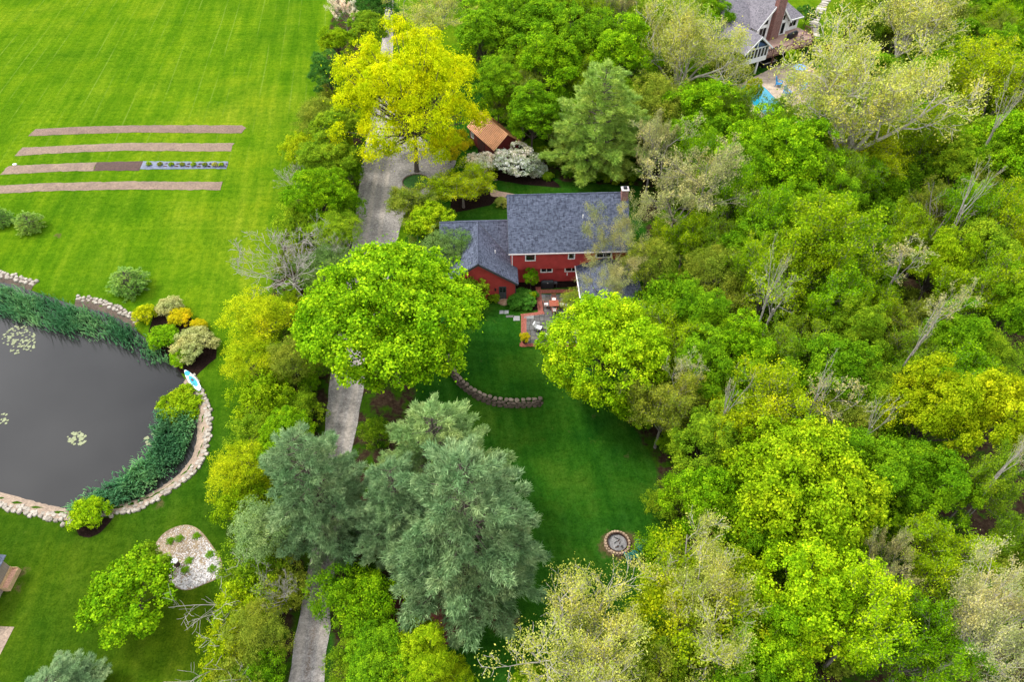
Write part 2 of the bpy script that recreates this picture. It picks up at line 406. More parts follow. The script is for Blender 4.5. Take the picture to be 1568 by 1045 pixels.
# driveway: gravel with paler wheel tracks and a leaf-strewn crown
DL = [(425, 1200), (443, 1045), (455, 960), (470, 880), (484, 770), (498, 660), (503, 600), (520, 500), (537, 390), (545, 320), (555, 240), (575, 140), (592, 0), (598, -60)]
DR = [(608, -60), (603, 0), (602, 120), (620, 190), (688, 236), (694, 258), (655, 296), (622, 325), (604, 380), (590, 450), (566, 560), (546, 650), (530, 760), (512, 880), (505, 960), (497, 1045), (490, 1200)]
TRACK = [(458, 1200), (470, 1045), (480, 960), (492, 880), (507, 770), (521, 655), (532, 600), (548, 500), (567, 390), (577, 320), (587, 240), (592, 140), (597, 0), (600, -60)]
def m_gravel():
    m, n, b = newmat('gravel'); P = pos(n)
    f = noise(n, P, 9., 5, .85); g = noise(n, P, 1.2, 5, .7); h = noise(n, P, .3, 3)
    c = ramp(n, f, [(.3, (.12, .112, .106)), (.5, (.245, .23, .22)), (.7, (.44, .42, .40))])
    a = N(n, 'ShaderNodeAttribute', attribute_name='lane').outputs['Fac']   # distance from the lane's middle, metres
    tr = mathn(n, 'ADD', a, mathn(n, 'MULTIPLY', mathn(n, 'SUBTRACT', g, .5), .6))
    w = maprange(n, mathn(n, 'ABSOLUTE', mathn(n, 'SUBTRACT', tr, .85)), .15, .5, 1, 0)
    c = mix(n, mathn(n, 'MULTIPLY', w, .5), c, (.38, .34, .30))
    ce = maprange(n, tr, .0, .38, 1, 0)
    sy = n.nodes.new('ShaderNodeSeparateXYZ'); n.links.new(P, sy.inputs[0])
    ce = mathn(n, 'MULTIPLY', ce, maprange(n, sy.outputs[1], 30, 50, .8, .25))
    c = mix(n, mathn(n, 'MULTIPLY', ce, maprange(n, noise(n, P, 6., 4, .8), .42, .55)), c, (.11, .068, .04))
    c = mix(n, 1., c, ramp(n, noise(n, P, 2.6, 6, .85), [(.35, (.55, .54, .53)), (.65, (1.4, 1.38, 1.36))]), 'MULTIPLY')
    c = mix(n, 1., c, ramp(n, h, [(.3, (.85, .84, .82)), (.7, (1.1, 1.1, 1.1))]), 'MULTIPLY')
    n.links.new(c, b.inputs['Base Color']); b.inputs['Roughness'].default_value = .95; b.inputs['Specular IOR Level'].default_value = .1
    bump(n, b, f, .7, .04); return m
dpoly = np.array([at(u, v) for u, v in DL]+[at(u, v) for u, v in DR]); dpoly = smooth_poly(dpoly, 4)
rg = np.random.default_rng(3); dpoly = dpoly+rg.normal(0, .08, dpoly.shape)
dw = drape('driveway', dpoly, m_gravel(), .03, .4)
tw = smooth_poly([at(u, v) for u, v in TRACK], 5, False)
V = np.zeros(len(dw.data.vertices)*3); dw.data.vertices.foreach_get('co', V); V = V.reshape(-1, 3)[:, :2]
best = np.full(len(V), 9.)
for i in range(len(tw)-1):
    a, b_ = tw[i], tw[i+1]; t = np.clip(((V-a)@(b_-a))/((b_-a)@(b_-a)), 0, 1); best = np.minimum(best, np.hypot(*(V-a-t[:, None]*(b_-a)).T))
dw.data.attributes.new('lane', 'FLOAT', 'POINT').data.foreach_set('value', best.astype(np.float32))

# red-brown needle litter under the big pines
M_NEEDLE = simple('needle_litter', (.075, .020, .014), .9, .5, 3.)
drape('pine_needle_litter', smooth_poly([at(u, v) for u, v in RED], 3), M_NEEDLE, .02)

# tilled garden strips
def m_soil(name, c, scale=5.):
    m, n, b = newmat(name); P = pos(n)
    f = noise(n, P, scale*.7, 6, .9); g = noise(n, P, .5, 4)
    k = ramp(n, f, [(.32, tuple(x*.4 for x in c)), (.5, c), (.68, tuple(x*1.6 for x in c))])
    k = mix(n, 1., k, ramp(n, g, [(.3, (.82, .8, .8)), (.7, (1.15, 1.15, 1.1))]), 'MULTIPLY')
    n.links.new(k, b.inputs['Base Color']); b.inputs['Roughness'].default_value = .95; bump(n, b, f, .8, .05); return m
TAN = m_soil('dry_soil', (.16, .112, .08)); TAN2 = m_soil('dry_soil_red', (.135, .088, .065)); DARKS = m_soil('fresh_dark_soil', (.055, .028, .021))
def strip(name, top, bot, mat, off=.03, mound=.05):
    pl = [at(u, v) for u, v in top]+[at(u, v) for u, v in bot[::-1]]
    P = []
    for i in range(len(pl)):
        a = np.array(pl[i]); b = np.array(pl[(i+1) % len(pl)]); k = max(1, int(np.hypot(*(b-a))/.6))
        for t in range(k): P.append(a+(b-a)*t/k+rg.normal(0, .05, 2))
    return drape(name, P, mat, off, .8, 'structure', mound)
strip('soil_strip', [(55, 198), (120, 195), (200, 192.5), (370, 192), (376, 196)], [(42, 209), (120, 206), (200, 204), (370, 204), (374, 199)], TAN2)
strip('soil_strip', [(35, 226), (100, 224), (200, 220), (358, 219)], [(22, 239), (100, 235), (200, 232), (353, 231.5)], TAN)
strip('soil_strip', [(14, 254), (80, 252), (149, 250)], [(0, 268), (80, 264), (143, 263)], TAN)
strip('soil_strip', [(149.5, 250), (219, 248)], [(143.5, 263), (214, 262)], DARKS)
strip('soil_strip', [(-60, 287), (60, 282), (200, 278.5), (341, 278.5)], [(-60, 301), (60, 294), (200, 291), (337, 291)], TAN)

# ---------------------------------------------------------------- pond
def m_water(name, c, rough=.04, murk=.1):
    m, n, b = newmat(name); P = pos(n)
    k = ramp(n, noise(n, P, .09, 2), [(.3, c), (.7, tuple(x*1.18 for x in c))])  # broad paler patches put sky reflection into the base colour
    n.links.new(k, b.inputs['Base Color']); b.inputs['Roughness'].default_value = rough
    b.inputs['IOR'].default_value = 1.33; b.inputs['Specular IOR Level'].default_value = .5
    bump(n, b, noise(n, P, 1.3, 3), .05, .02); return m
drape('pond_water', pond_w, m_water('pond_water', (.0165, .0165, .0165)), 0, 2.0, 'structure', 0, WATER)

def m_stone(name, lo, hi, scale=4.):
    m, n, b = newmat(name); v = pos(n)
    oi = n.nodes.new('ShaderNodeObjectInfo').outputs['Random']
    f = noise(n, v, scale, 6, .7)
    c = ramp(n, f, [(.3, lo), (.7, hi)])
    c = mix(n, 1., c, ramp(n, oi, [(0, (.72, .7, .66)), (.5, (1, .98, .95)), (1, (1.15, 1.15, 1.12))]), 'MULTIPLY')
    n.links.new(c, b.inputs['Base Color']); b.inputs['Roughness'].default_value = .9; bump(n, b, f, .6, .05); return m
LIME = m_stone('limestone', (.14, .12, .095), (.38, .345, .30)); FIELD = m_stone('brown_fieldstone', (.05, .036, .026), (.14, .105, .078))
GREYST = m_stone('grey_flagstone', (.07, .07, .07), (.16, .16, .165)); PITST = m_stone('fire_pit_stone', (.20, .13, .085), (.42, .31, .22))

def stone_mesh(name, sx, sy, sz, mat, seed):
    """a rough block, irregular in plan and bevelled on top"""
    r = random.Random(seed); n = 7; P = []
    for i in range(n):
        t = 2*math.pi*(i+.5)/n+r.uniform(-.2, .2); c, s_ = math.cos(t), math.sin(t)
        k = 1/max(abs(c), abs(s_))*r.uniform(.8, .98); P.append((c*k*sx/2, s_*k*sy/2))
    mb = MB(); vs = [(x, y, -sz) for x, y in P]+[(x, y, -sz*.12+r.uniform(-.1, .05)*sz) for x, y in P]+[(x*.84, y*.84, r.uniform(-.05, .08)*sz) for x, y in P]
    fs = [tuple(range(2*n, 3*n))]
    for k in (0, n):
        fs += [(k+i, k+(i+1) % n, k+n+(i+1) % n, k+n+i) for i in range(n)]
    mb.add(vs, fs); return mb.mesh(name, mat)
STONES = {}
def stones(parent, pts, mat, key, size, rng, jit=.15, name='stone', lift=0., sub=None, dims=None):
    ms = STONES.setdefault(key, [stone_mesh('stone', 1, 1, 1, mat, 50+i*7+len(STONES)*31) for i in range(6)])
    for x, y, z, a in pts:
        o = link(name, rng.choice(ms), parent)
        sx = size[0]*rng.uniform(.8, 1.15); sy = size[1]*rng.uniform(.75, 1.15)
        o.location = (x+rng.gauss(0, jit*.3), y+rng.gauss(0, jit*.3), z+lift+rng.uniform(-.03, .04)); o.rotation_euler = (rng.uniform(-.06, .06), rng.uniform(-.06, .06), a+rng.uniform(-jit, jit))
        o.scale = (sx, sy, size[2])
def along(poly, step, off=0.):
    """points every step metres along an open polyline with heading; off shifts to the left"""
    P = np.asarray(poly); o = []; d = 0.; nxt = 0.
    for i in range(len(P)-1):
        a, b = P[i], P[i+1]; l = np.hypot(*(b-a)); t = (b-a)/l
        while nxt <= d+l:
            q = a+t*(nxt-d)+np.array([-t[1], t[0]])*off; o.append((q[0], q[1], math.atan2(t[1], t[0]))); nxt += step
        d += l
    return o
RR = random.Random(11)
def pond_wall(pxpts, label, w=.62, rows=1):
    line = smooth_poly([at(u, v) for u, v in pxpts], 6, False)
    x0, y0 = line[len(line)//2]; t = thing('pond_edge_wall', label, 'stone wall', (x0, y0, 0), group='pale stone edging around the pond')
    for r_ in range(rows):
        pts = [(x-x0, y-y0, .16-.1*r_, a) for x, y, a in along(line, w*.92, -r_*w*.85)]
        stones(t, pts, LIME, 'lime', (w*1.12, w*1.0, .45), RR, .35)
    return line
l1 = pond_wall([(-40, 405), (0, 417), (28, 424), (57, 433)], 'short pale stone edging behind the reeds at the left edge of the photo', .52, 2)
l2 = pond_wall([(120, 455), (150, 459), (175, 468), (197, 479), (214, 491)], 'pale stone edging at the far right end of the reeds by the gold shrubs', .48, 2)
l3 = pond_wall([(291, 574), (299, 581), (304, 593), (313, 606), (320, 625), (323, 650), (320, 680), (310, 705), (292, 728), (268, 748), (240, 767), (212, 780), (180, 789), (150, 790)], 'long curved pale stone edging on the right and near shore of the pond', .44, 2)
l4 = pond_wall([(108, 801), (80, 796), (50, 789), (20, 782), (-20, 770), (-60, 756)], 'pale stone edging at the near left shore beside the round bright shrub', .5, 2)
# gravel shelf between the edging and the water
MSHELF = m_soil('pale_shore_gravel', (.24, .18, .135), 6.); MMUD = m_soil('dark_shore_mud', (.085, .06, .045), 3.)
def shelf(line, w0, w1, mat, k=1, z0=-.02, z1=-.5):
    L0 = np.array(line); T = np.gradient(L0, axis=0); T /= np.hypot(T[:, 0], T[:, 1])[:, None]; Nn = np.column_stack([T[:, 1], -T[:, 0]])*k
    a = L0+Nn*w0; b = L0+Nn*w1; mb = MB(); n = len(a); fs = []
    rows = []
    for j in range(5):
        f = j/4; Q_ = a*(1-f)+b*f+rg.normal(0, .05, a.shape); zz_ = np.maximum(height(Q_[:, 0], Q_[:, 1])+.035, WATER-.06+.03*(4-j)); rows += [(*Q_[i], zz_[i]) for i in range(n)]
    for j in range(4):
        fs += [(j*n+i, j*n+i+1, (j+1)*n+i+1, (j+1)*n+i) if k < 0 else (j*n+i, (j+1)*n+i, (j+1)*n+i+1, j*n+i+1) for i in range(n-1)]
    mb.add(rows, fs); return tag(mb.build('pond_shore', mat, smooth=True), kind='structure')
shelf(l3, .1, 2.0, MSHELF, 1); shelf(l4, .1, 1.9, MSHELF, 1); shelf(l2, .1, 1.6, MMUD, 1); shelf(l1, .1, 1.3, MMUD, 1)
# shallow-water silt on the near shore

# ================================================================ PLANT PROTOTYPES
def unit(v): return v/np.maximum(np.linalg.norm(v, axis=-1, keepdims=True), 1e-9)
def leaf_quads(c, nrm, size, aspect, rng, fold=.25):
    """rhombic leaves, one quad each, slightly cupped"""
    n = len(c); nrm = unit(nrm); t = unit(np.cross(nrm, unit(rng.normal(size=(n, 3))))); b = np.cross(nrm, t)
    s = (size*rng.uniform(.65, 1.3, n))[:, None]
    a = t*s*.5; e = b*s*.5*aspect; dn = nrm*s*.5*fold
    V = np.stack([c-a-dn, c-e, c+a-dn, c+e], 1)
    return V.reshape(-1, 3)
def fib(n, rng, zmin=-.35):
    i = np.arange(n)+.5; z = 1-(1-zmin)*i/n; ph = i*2.399963+rng.uniform(0, 6.28)
    r = np.sqrt(np.maximum(0, 1-z*z)); v = np.stack([r*np.cos(ph), r*np.sin(ph), z], 1)
    return unit(v+rng.normal(0, .13, v.shape))
def dense(seed, R, H, c0, nb, ns, nl, ls, sub=(.14, .24), rb=.40, flat=.8, zmin=-.35, core=.62, up=.45, vr=.42, asp=.7, rag=.12, strag=0.06):
    """broadleaf crown: boughs, on them clumps, on them leaves.  R radius, H height of the whole plant, c0 crown centre / H, vr crown half height / H"""
    rng = np.random.default_rng(seed); zc = H*c0; hv = H*vr
    D = fib(nb, rng, zmin); k = core*rng.uniform(1-rag*1.3, 1+rag*1.2, nb)[:, None]
    ni = int(nb*.55); D2 = fib(ni, rng, .15); k2 = core*rng.uniform(.3, .8, ni)[:, None]; D = np.concatenate([D, D2]); k = np.concatenate([k, k2]); nb += ni
    BC = D*k*np.array([R, R, hv])+np.array([0, 0, zc]); BR = R*rb*rng.uniform(.6, 1.35, nb)
    cs, ds, rs, bi = [], [], [], []
    for i in range(nb):
        d = unit(rng.normal(size=(ns*3, 3))); sc = d@D[i]+.5*d[:, 2]+rng.uniform(-.5, .5, len(d)); d = d[np.argsort(-sc)[:ns]]
        cs.append(BC[i]+d*BR[i]*np.array([1, 1, flat])*rng.uniform(.6, 1.12, (ns, 1))); ds.append(unit(d+D[i]*.5)); rs.append(R*rng.uniform(*sub, ns)); bi += [i]*ns
    CC = np.concatenate(cs); CD = np.concatenate(ds); CR = np.concatenate(rs); m = len(CC)
    idx = np.repeat(np.arange(m), nl); n = len(idx)
    d = unit(rng.normal(size=(n, 3))+CD[idx]*.9+np.array([0, 0, up]))
    rr = CR[idx][:, None]*rng.uniform(.45, 1.05, (n, 1))*np.array([1, 1, .75])
    c = CC[idx]+d*rr
    w = rng.random(n) < strag; c[w] += rng.normal(0, R*.06, (w.sum(), 3))
    nm = d*.8+np.array([0, 0, up])+rng.normal(0, .6, (n, 3))
    tb = rng.normal(.5, .17, m)
    tint = np.clip(tb[idx]+rng.normal(0, .24, n), 0, 1)
    return leaf_quads(c, nm, ls, asp, rng), tint, BC, D
def trunk_mb(seed, R, H, zb, targets, r0, wander=.25, k=6):
    """a tapered trunk that splits into a limb for every bough"""
    r = random.Random(seed); mb = MB(); top = Vector((r.uniform(-.3, .3), r.uniform(-.3, .3), zb))
    mb.tube([(0, 0, -.3), (0, 0, .3), (top.x*.4, top.y*.4, zb*.5), tuple(top)], [r0*1.5, r0*1.05, r0*.85, r0*.7], 8)
    for T_ in targets:
        T_ = Vector(T_); a = top*(1-.0)+Vector((0, 0, r.uniform(-.15, .6)*zb*.4)); mid = a.lerp(T_, .5)+Vector((r.gauss(0, wander), r.gauss(0, wander), r.uniform(-.6, .2)*wander*2))
        mb.tube([tuple(a), tuple(a.lerp(mid, .5)), tuple(mid), tuple(mid.lerp(T_, .6)), tuple(T_)], [r0*.42, r0*.34, r0*.26, r0*.17, r0*.06], k, False)
    return mb
def grow(seed, H, fork, r0, nlimb=5, levels=3, kids=(5, 5, 4), spread=.75, lenf=.55, trop=.25, first=.62, jitter=.16, lean=0.):
    """bare branch skeleton: (polylines with radii and level, twig points)"""
    r = random.Random(seed); segs = []; tips = []
    def rv(): return Vector((r.gauss(0, 1), r.gauss(0, 1), r.gauss(0, 1)))
    def br(p, d, ln, rad, lv):
        n = 5 if lv < 2 else 4; pts = [p.copy()]; rs = [rad]
        for i in range(n):
            d = (d+rv()*jitter+Vector((0, 0, trop*.35))).normalized(); p = p+d*ln/n; pts.append(p.copy()); rs.append(rad*(1-.75*(i+1)/n))
        segs.append((pts, rs, lv))
        if lv >= levels: tips.append((pts, lv)); return
        nk = kids[min(lv, len(kids)-1)]
        for i in range(nk):
            t = .28+.72*(i+r.random()*.7)/nk; q = min(t, .999)*n; j = int(q); b = pts[j].lerp(pts[j+1], q-j)
            ax = (pts[j+1]-pts[j]).normalized(); side = ax.cross(rv()).normalized()
            nd = (ax*(1-spread*.5)+side*spread).normalized()
            br(b, nd, ln*lenf*r.uniform(.75, 1.2)*(1.1-t*.45), rs[j]*.55, lv+1)
    base = Vector((0, 0, -.3)); top = Vector((lean*fork, r.uniform(-.2, .2), fork))
    segs.append(([base, Vector((lean*fork*.3, 0, fork*.4)), Vector((lean*fork*.6, 0, fork*.75)), top], [r0*1.35, r0*1.05, r0*.95, r0*.85], 0))
    a0 = r.uniform(0, 6.28)
    for i in range(nlimb):
        a = a0+2*math.pi*i/nlimb+r.uniform(-.35, .35); s = spread*r.uniform(.45, 1.15)
        d = Vector((math.cos(a)*s, math.sin(a)*s, 1.)).normalized()
        br(top-Vector((0, 0, r.uniform(0, fork*.25))), d, (H-fork)*first*r.uniform(.85, 1.2)/max(.6, d.z), r0*.62*r.uniform(.7, 1.), 1 if levels > 2 else 1)
    return segs, tips
def skel_mb(segs, rmin=.012, kmax=6):
    mb = MB()
    for pts, rs, lv in segs:
        mb.tube([tuple(p) for p in pts], [max(rmin, x) for x in rs], kmax if lv == 0 else (5 if lv == 1 else (4 if lv == 2 else 3)), lv < 1)
    return mb
def tip_leaves(tips, rng, per, ls, rad, t0=.3, asp=.55, up=.2):
    c = []
    for pts, lv in tips:
        A = np.array([tuple(p) for p in pts]); t = rng.uniform(t0, 1, per)*(len(A)-1); j = np.minimum(t.astype(int), len(A)-2); f = (t-j)[:, None]
        c.append(A[j]*(1-f)+A[j+1]*f)
    n0 = len(c); c = np.concatenate(c); k = np.repeat(rng.normal(.5, .18, n0), per)
    c = c+rng.normal(0, rad, c.shape); n = len(c)
    return leaf_quads(c, rng.normal(0, .7, (n, 3))+np.array([0, 0, up]), ls, asp, rng), np.clip(k+rng.normal(0, .15, n), 0, 1)
def pine(seed, R, H, z0, whorls, per, tufts, needles, nl=.34, shape=1.0, thick=.055, droop=.1, lift=.25, tr=.30):
    """conifer: whorls of boughs that carry plumes of needles"""
    rng = np.random.default_rng(seed); mb = MB(); mb.tube([(0, 0, -.3), (0, 0, H*.5), (0, 0, H*.99)], [H*.02, H*.013, .03], 8)
    C_, D_ = [], []
    for w in range(whorls):
        f = w/(whorls-1); z = z0+(H*.985-z0)*f; L_ = R*((1-f**1.25)**(.62*shape))*(1 if f > .15 else .75+f*1.7)+.25
        npw = max(3, int(per*(1-.45*f)))
        for b in range(npw):
            a = 2*math.pi*(b+rng.uniform(-.3, .3))/npw+w*1.1; l = L_*rng.uniform(.68, 1.15); ups = lift*(.3+1.2*f)+rng.normal(0, .06)
            d = np.array([math.cos(a), math.sin(a)])
            pts = [(d[0]*l*t, d[1]*l*t, z+l*(ups*t-droop*t*t*(1.4-f))) for t in (0, .35, .7, 1)]
            mb.tube(pts, [.03+.012*l, .02+.008*l, .03, .012], 4, False)
            nt_ = max(4, int(tufts*(l/R)*(.6+.4*l/R)))
            t = rng.uniform(.30, 1.03, nt_)**.8; wd = l*.30*(1.15-t)*rng.uniform(-1, 1, nt_)*1.25
            px = d[0]*l*t-d[1]*wd; py = d[1]*l*t+d[0]*wd; pz = z+l*(ups*t-droop*t*t*(1.4-f))+rng.normal(.05, .10, nt_)
            C_.append(np.stack([px, py, pz], 1)); dd = np.stack([d[0]+0*t-d[1]*wd*.6, d[1]+0*t+d[0]*wd*.6, .45+.5*f+0*t], 1); D_.append(unit(dd+rng.normal(0, .18, dd.shape)))
    C_ = np.concatenate(C_); D_ = np.concatenate(D_); m = len(C_); tb = rng.normal(.5, .2, m)
    i = np.repeat(np.arange(m), needles); n = len(i)
    a = D_[i]; dr = unit(a*1.15+rng.normal(0, .62, (n, 3))); ln = nl*rng.uniform(.7, 1.25, n)[:, None]
    side = unit(np.cross(dr, rng.normal(size=(n, 3))))*thick*.5*rng.uniform(.7, 1.3, n)[:, None]
    st_ = C_[i]+rng.normal(0, tr*.35, (n, 3))
    V = np.stack([st_-side, st_+side, st_+dr*ln], 1).reshape(-1, 3)
    return V, np.clip(tb[i]+rng.normal(0, .12, n), 0, 1), mb

# bark and leaf colours
BARK = simple('grey_brown_bark', (.085, .068, .055), .95, .35, 5., bmp=.5); PALE = simple('pale_sycamore_bark', (.36, .33, .28), .85, .3, 2.5, bmp=.3)
GREYB = simple('grey_bark', (.17, .15, .13), .95, .3, 3., bmp=.4); TWIG = simple('grey_twig_bark', (.28, .255, .225), .9, .3, 3.)
LM = {
 'bright': leafmat('spring_leaves_bright', (.045, .115, .003), (.115, .26, .004), (.29, .47, .010)),
 'maple': leafmat('spring_leaves_maple', (.07, .15, .003), (.18, .33, .004), (.40, .54, .012)),
 'green': leafmat('spring_leaves_green', (.040, .110, .004), (.100, .225, .006), (.20, .36, .008)),
 'lime': leafmat('spring_leaves_lime', (.07, .14, .003), (.165, .285, .004), (.33, .44, .012)),
 'mid': leafmat('spring_leaves_mid', (.055, .120, .006), (.125, .230, .009), (.24, .35, .015)),
 'olive': leafmat('spring_leaves_olive', (.070, .110, .010), (.145, .200, .018), (.27, .32, .035)),
 'yellow': leafmat('spring_leaves_yellow', (.22, .28, .002), (.40, .47, .003), (.58, .60, .006)),
 'gold': leafmat('gold_leaves', (.22, .26, .005), (.38, .36, .006), (.50, .40, .012)),
 'yelgreen': leafmat('spring_leaves_yellow_green', (.095, .15, .003), (.22, .31, .004), (.42, .48, .012)),
 'pale': leafmat('budding_leaves_pale', (.16, .20, .025), (.30, .34, .06), (.46, .48, .14)),
 'bud': leafmat('budding_leaves_grey', (.15, .165, .06), (.25, .265, .10), (.38, .39, .18)),
 'beige': leafmat('beige_green_leaves', (0.213, 0.225, 0.075), (0.338, 0.350, 0.138), (0.475, 0.475, 0.237)),
 'pine': leafmat('pine_needles_blue_green', (.065, .130, .058), (.140, .235, .108), (.26, .37, .19), .15, .5, .3),
 'pine2': leafmat('pine_needles_light', (.08, .15, .045), (.155, .25, .08), (.26, .37, .14), .15, .5, .3),
 'pine3': leafmat('pine_needles_yellow_green', (0.094, 0.181, 0.022), (0.189, 0.304, 0.041), (0.319, 0.435, 0.072), .15, .5, .3),
 'spruce': leafmat('spruce_needles', (0.065, 0.160, 0.026), (0.145, 0.290, 0.043), (0.290, 0.435, 0.087), .15, .5, .3),
 'dark': leafmat('dark_green_leaves', (.020, .075, .012), (.040, .13, .018), (.08, .19, .03)),
 'juniper': leafmat('juniper_leaves', (.025, .10, .012), (.045, .155, .015), (.09, .22, .03)),
 'bluegr': leafmat('blue_green_leaves', (.05, .10, .025), (.09, .165, .04), (.15, .24, .07)),
 'white': leafmat('white_blossom', (.05, .11, .02), (.36, .40, .29), (.80, .82, .78), .2),
 'pink': leafmat('pink_white_blossom', (0.163, 0.213, 0.050), (0.625, 0.537, 0.450), (0.900, 0.800, 0.725), .2),
 'red': leafmat('dark_red_leaves', (.05, .012, .014), (.10, .02, .02), (.16, .05, .03)),
 'under': leafmat('understorey_leaves', (.035, .10, .004), (.085, .19, .006), (.16, .28, .01)),
}
PROTO = {}
def reg(kind, R, H, c0, crown, trunk_me): PROTO.setdefault(kind, []).append((R, H, c0, crown, trunk_me))
def mk_dense(kind, seeds, R, H, c0, bark=BARK, r0=.25, **kw):
    for s in seeds:
        V, t, BC, D = dense(s, R, H, c0, **kw); me = np_mesh('crown', V, 4, t, LM['green'])
        tr = None
        if r0: tr = trunk_mb(s, R, H, H*.30, [tuple(b) for b in BC[::1]], r0).mesh('trunk', bark)
        reg(kind, R, H, c0, me, tr)
# big clumpy crowns, medium ones, loose wispy ones, low shrubs
mk_dense('oak', (1, 2), 9, 16, .56, r0=.42, nb=44, ns=20, nl=71, ls=0.281, sub=(.065, .125), rb=.22, core=.80, vr=.40, zmin=-.25, rag=.10, asp=.8)
mk_dense('maple', (3, 4), 6, 13, .56, r0=.26, nb=30, ns=20, nl=65, ls=0.211, sub=(.09, .15), rb=.27, core=.76, vr=.42, zmin=-.5, rag=.07, asp=.8)
mk_dense('round', (5, 6, 7, 8), 5, 15, .62, r0=.22, nb=22, ns=20, nl=62, ls=0.234, sub=(.09, .16), rb=.31, core=.72, vr=.38, rag=.30, strag=.15)
mk_dense('tall', (9, 10, 11), 4.5, 17, .62, r0=.20, nb=24, ns=18, nl=59, ls=0.211, sub=(.09, .16), rb=.30, core=.72, vr=.40, zmin=-.7, rag=.32, strag=.15)
mk_dense('loose', (12, 13, 14), 5, 15, .60, r0=.18, nb=26, ns=18, nl=34, ls=0.195, sub=(.10, .20), rb=.36, core=.72, vr=.38, zmin=-.6, rag=.25, strag=.3, bark=GREYB)
mk_dense('locust', (15,), 10, 17, .54, r0=.36, nb=78, ns=17, nl=46, ls=0.265, sub=(.05, .10), rb=.17, flat=.5, core=.82, vr=.50, zmin=-.6, rag=.2, asp=.5, strag=.12)
mk_dense('small', (16, 17), 2.2, 4.5, .6, r0=.07, nb=14, ns=14, nl=40, ls=0.156, sub=(.12, .2), rb=.34, core=.68, vr=.38, zmin=-.6, rag=.18)
mk_dense('shrub', (18, 19, 20), 1.6, 2.0, .42, r0=.05, nb=13, ns=13, nl=40, ls=0.117, sub=(.13, .22), rb=.36, core=.68, vr=.50, zmin=-.3, rag=.16, bark=TWIG)
mk_dense('wild', (21, 22, 23), 2.6, 4.0, .45, r0=.05, nb=20, ns=12, nl=31, ls=0.156, sub=(.10, .22), rb=.36, core=.72, vr=.48, zmin=-.35, rag=.3, strag=.3, bark=TWIG)
for s, kd, R, H, z0, wh, per, tf, nd, nl_, lift in ((31, 'pine', 6.5, 19, 3.2, 17, 9, 96, 17, .42, .30), (32, 'pine', 6.5, 19, 2.8, 18, 9, 92, 17, .42, .24),
        (33, 'spruce', 1.7, 3.0, .15, 12, 10, 26, 12, .16, .35), (34, 'spruce', 1.7, 3.0, .15, 11, 10, 26, 12, .16, .42)):
    V, t, mb = pine(s, R, H, z0, wh, per, tf, nd, nl_, thick=.075 if kd == 'pine' else .05, lift=lift, tr=.30 if kd == 'pine' else .1)
    reg(kd, R, H, .42, np_mesh('crown', V, 3, t, LM['pine']), mb.mesh('trunk', BARK))
def mk_skel(kind, seeds, R, H, c0, bark, leaf=None, rmin=.012, **kw):
    for s in seeds:
        segs, tips = grow(s, H, **kw)
        P = np.array([tuple(p[-1]) for p, _ in tips]); sc = R/np.percentile(np.hypot(P[:, 0], P[:, 1]), 92); zt = H/P[:, 2].max()
        def f(p): return Vector((p.x*sc, p.y*sc, p.z*zt if p.z > 0 else p.z))
        segs = [([f(p) for p in a], b, c) for a, b, c in segs]; tips = [([f(p) for p in a], b) for a, b in tips]
        me = None
        if leaf:
            V, t = tip_leaves(tips, np.random.default_rng(s), *leaf); me = np_mesh('crown', V, 4, t, LM['pale'])
        reg(kind, R, H, c0, me, skel_mb(segs, rmin).mesh('trunk', bark))
mk_skel('sycamore', (41, 42), 8, 19, .62, PALE, (17, .22, .34), .022, fork=6.5, r0=.42, nlimb=8, levels=4, kids=(0, 7, 6, 4), spread=.74, lenf=.56, trop=.36, first=.85, jitter=.17)
mk_skel('budding', (43, 44), 5.5, 15, .62, GREYB, (16, .17, .18), .016, fork=5.0, r0=.20, nlimb=6, levels=4, kids=(0, 7, 6, 4), spread=.6, lenf=.46, trop=.45, first=.75)
mk_skel('airy', (61, 62, 63), 5.2, 16, .62, GREYB, (26, .23, .26), .014, fork=5.5, r0=.2, nlimb=8, levels=4, kids=(0, 7, 5, 4), spread=.8, lenf=.55, trop=.35, first=.8, jitter=.2)
mk_skel('stem', (54, 55), 1.9, 16, .75, TWIG, (4, .14, .2), .012, fork=11, r0=.115, nlimb=4, levels=3, kids=(0, 4, 3), spread=.6, lenf=.5, trop=.4, first=.9, lean=.12)
mk_skel('limb', (52, 53), 4.5, 7, .62, TWIG, None, .016, fork=1.2, r0=.13, nlimb=5, levels=3, kids=(0, 5, 3), spread=.8, lenf=.55, trop=.2, first=1., jitter=.13)
mk_skel('thin', (50,), 5, 12, .62, GREYB, (26, .13, .22), .010, fork=4.0, r0=.13, nlimb=5, levels=4, kids=(0, 6, 5, 4), spread=.7, lenf=.5, trop=.4, first=.75)
mk_skel('bare', (45, 46), 4.5, 10, .62, TWIG, None, .014, fork=2.0, r0=.16, nlimb=6, levels=4, kids=(0, 7, 5, 3), spread=.75, lenf=.5, trop=.35, first=.75)
mk_skel('snag', (47,), 3.2, 12, .62, GREYB, None, .02, fork=5.5, r0=.20, nlimb=4, levels=3, kids=(0, 3, 3), spread=.7, lenf=.4, trop=.5, first=.75)
mk_skel('pole', (48, 49), 2.4, 15, .62, TWIG, (5, .15, .12), .008, fork=8, r0=.095, nlimb=4, levels=4, kids=(0, 5, 4, 3), spread=.8, lenf=.5, trop=.3, first=.6)
print('protos', sum(len(v) for v in PROTO.values()), 'tris', sum((2*len(p[3].polygons) if p[3] and len(p[3].vertices)==4*len(p[3].polygons) else (len(p[3].polygons) if p[3] else 0))+(2*len(p[4].polygons) if p[4] else 0) for v in PROTO.values() for p in v))
RT = random.Random(5)
TREES = []
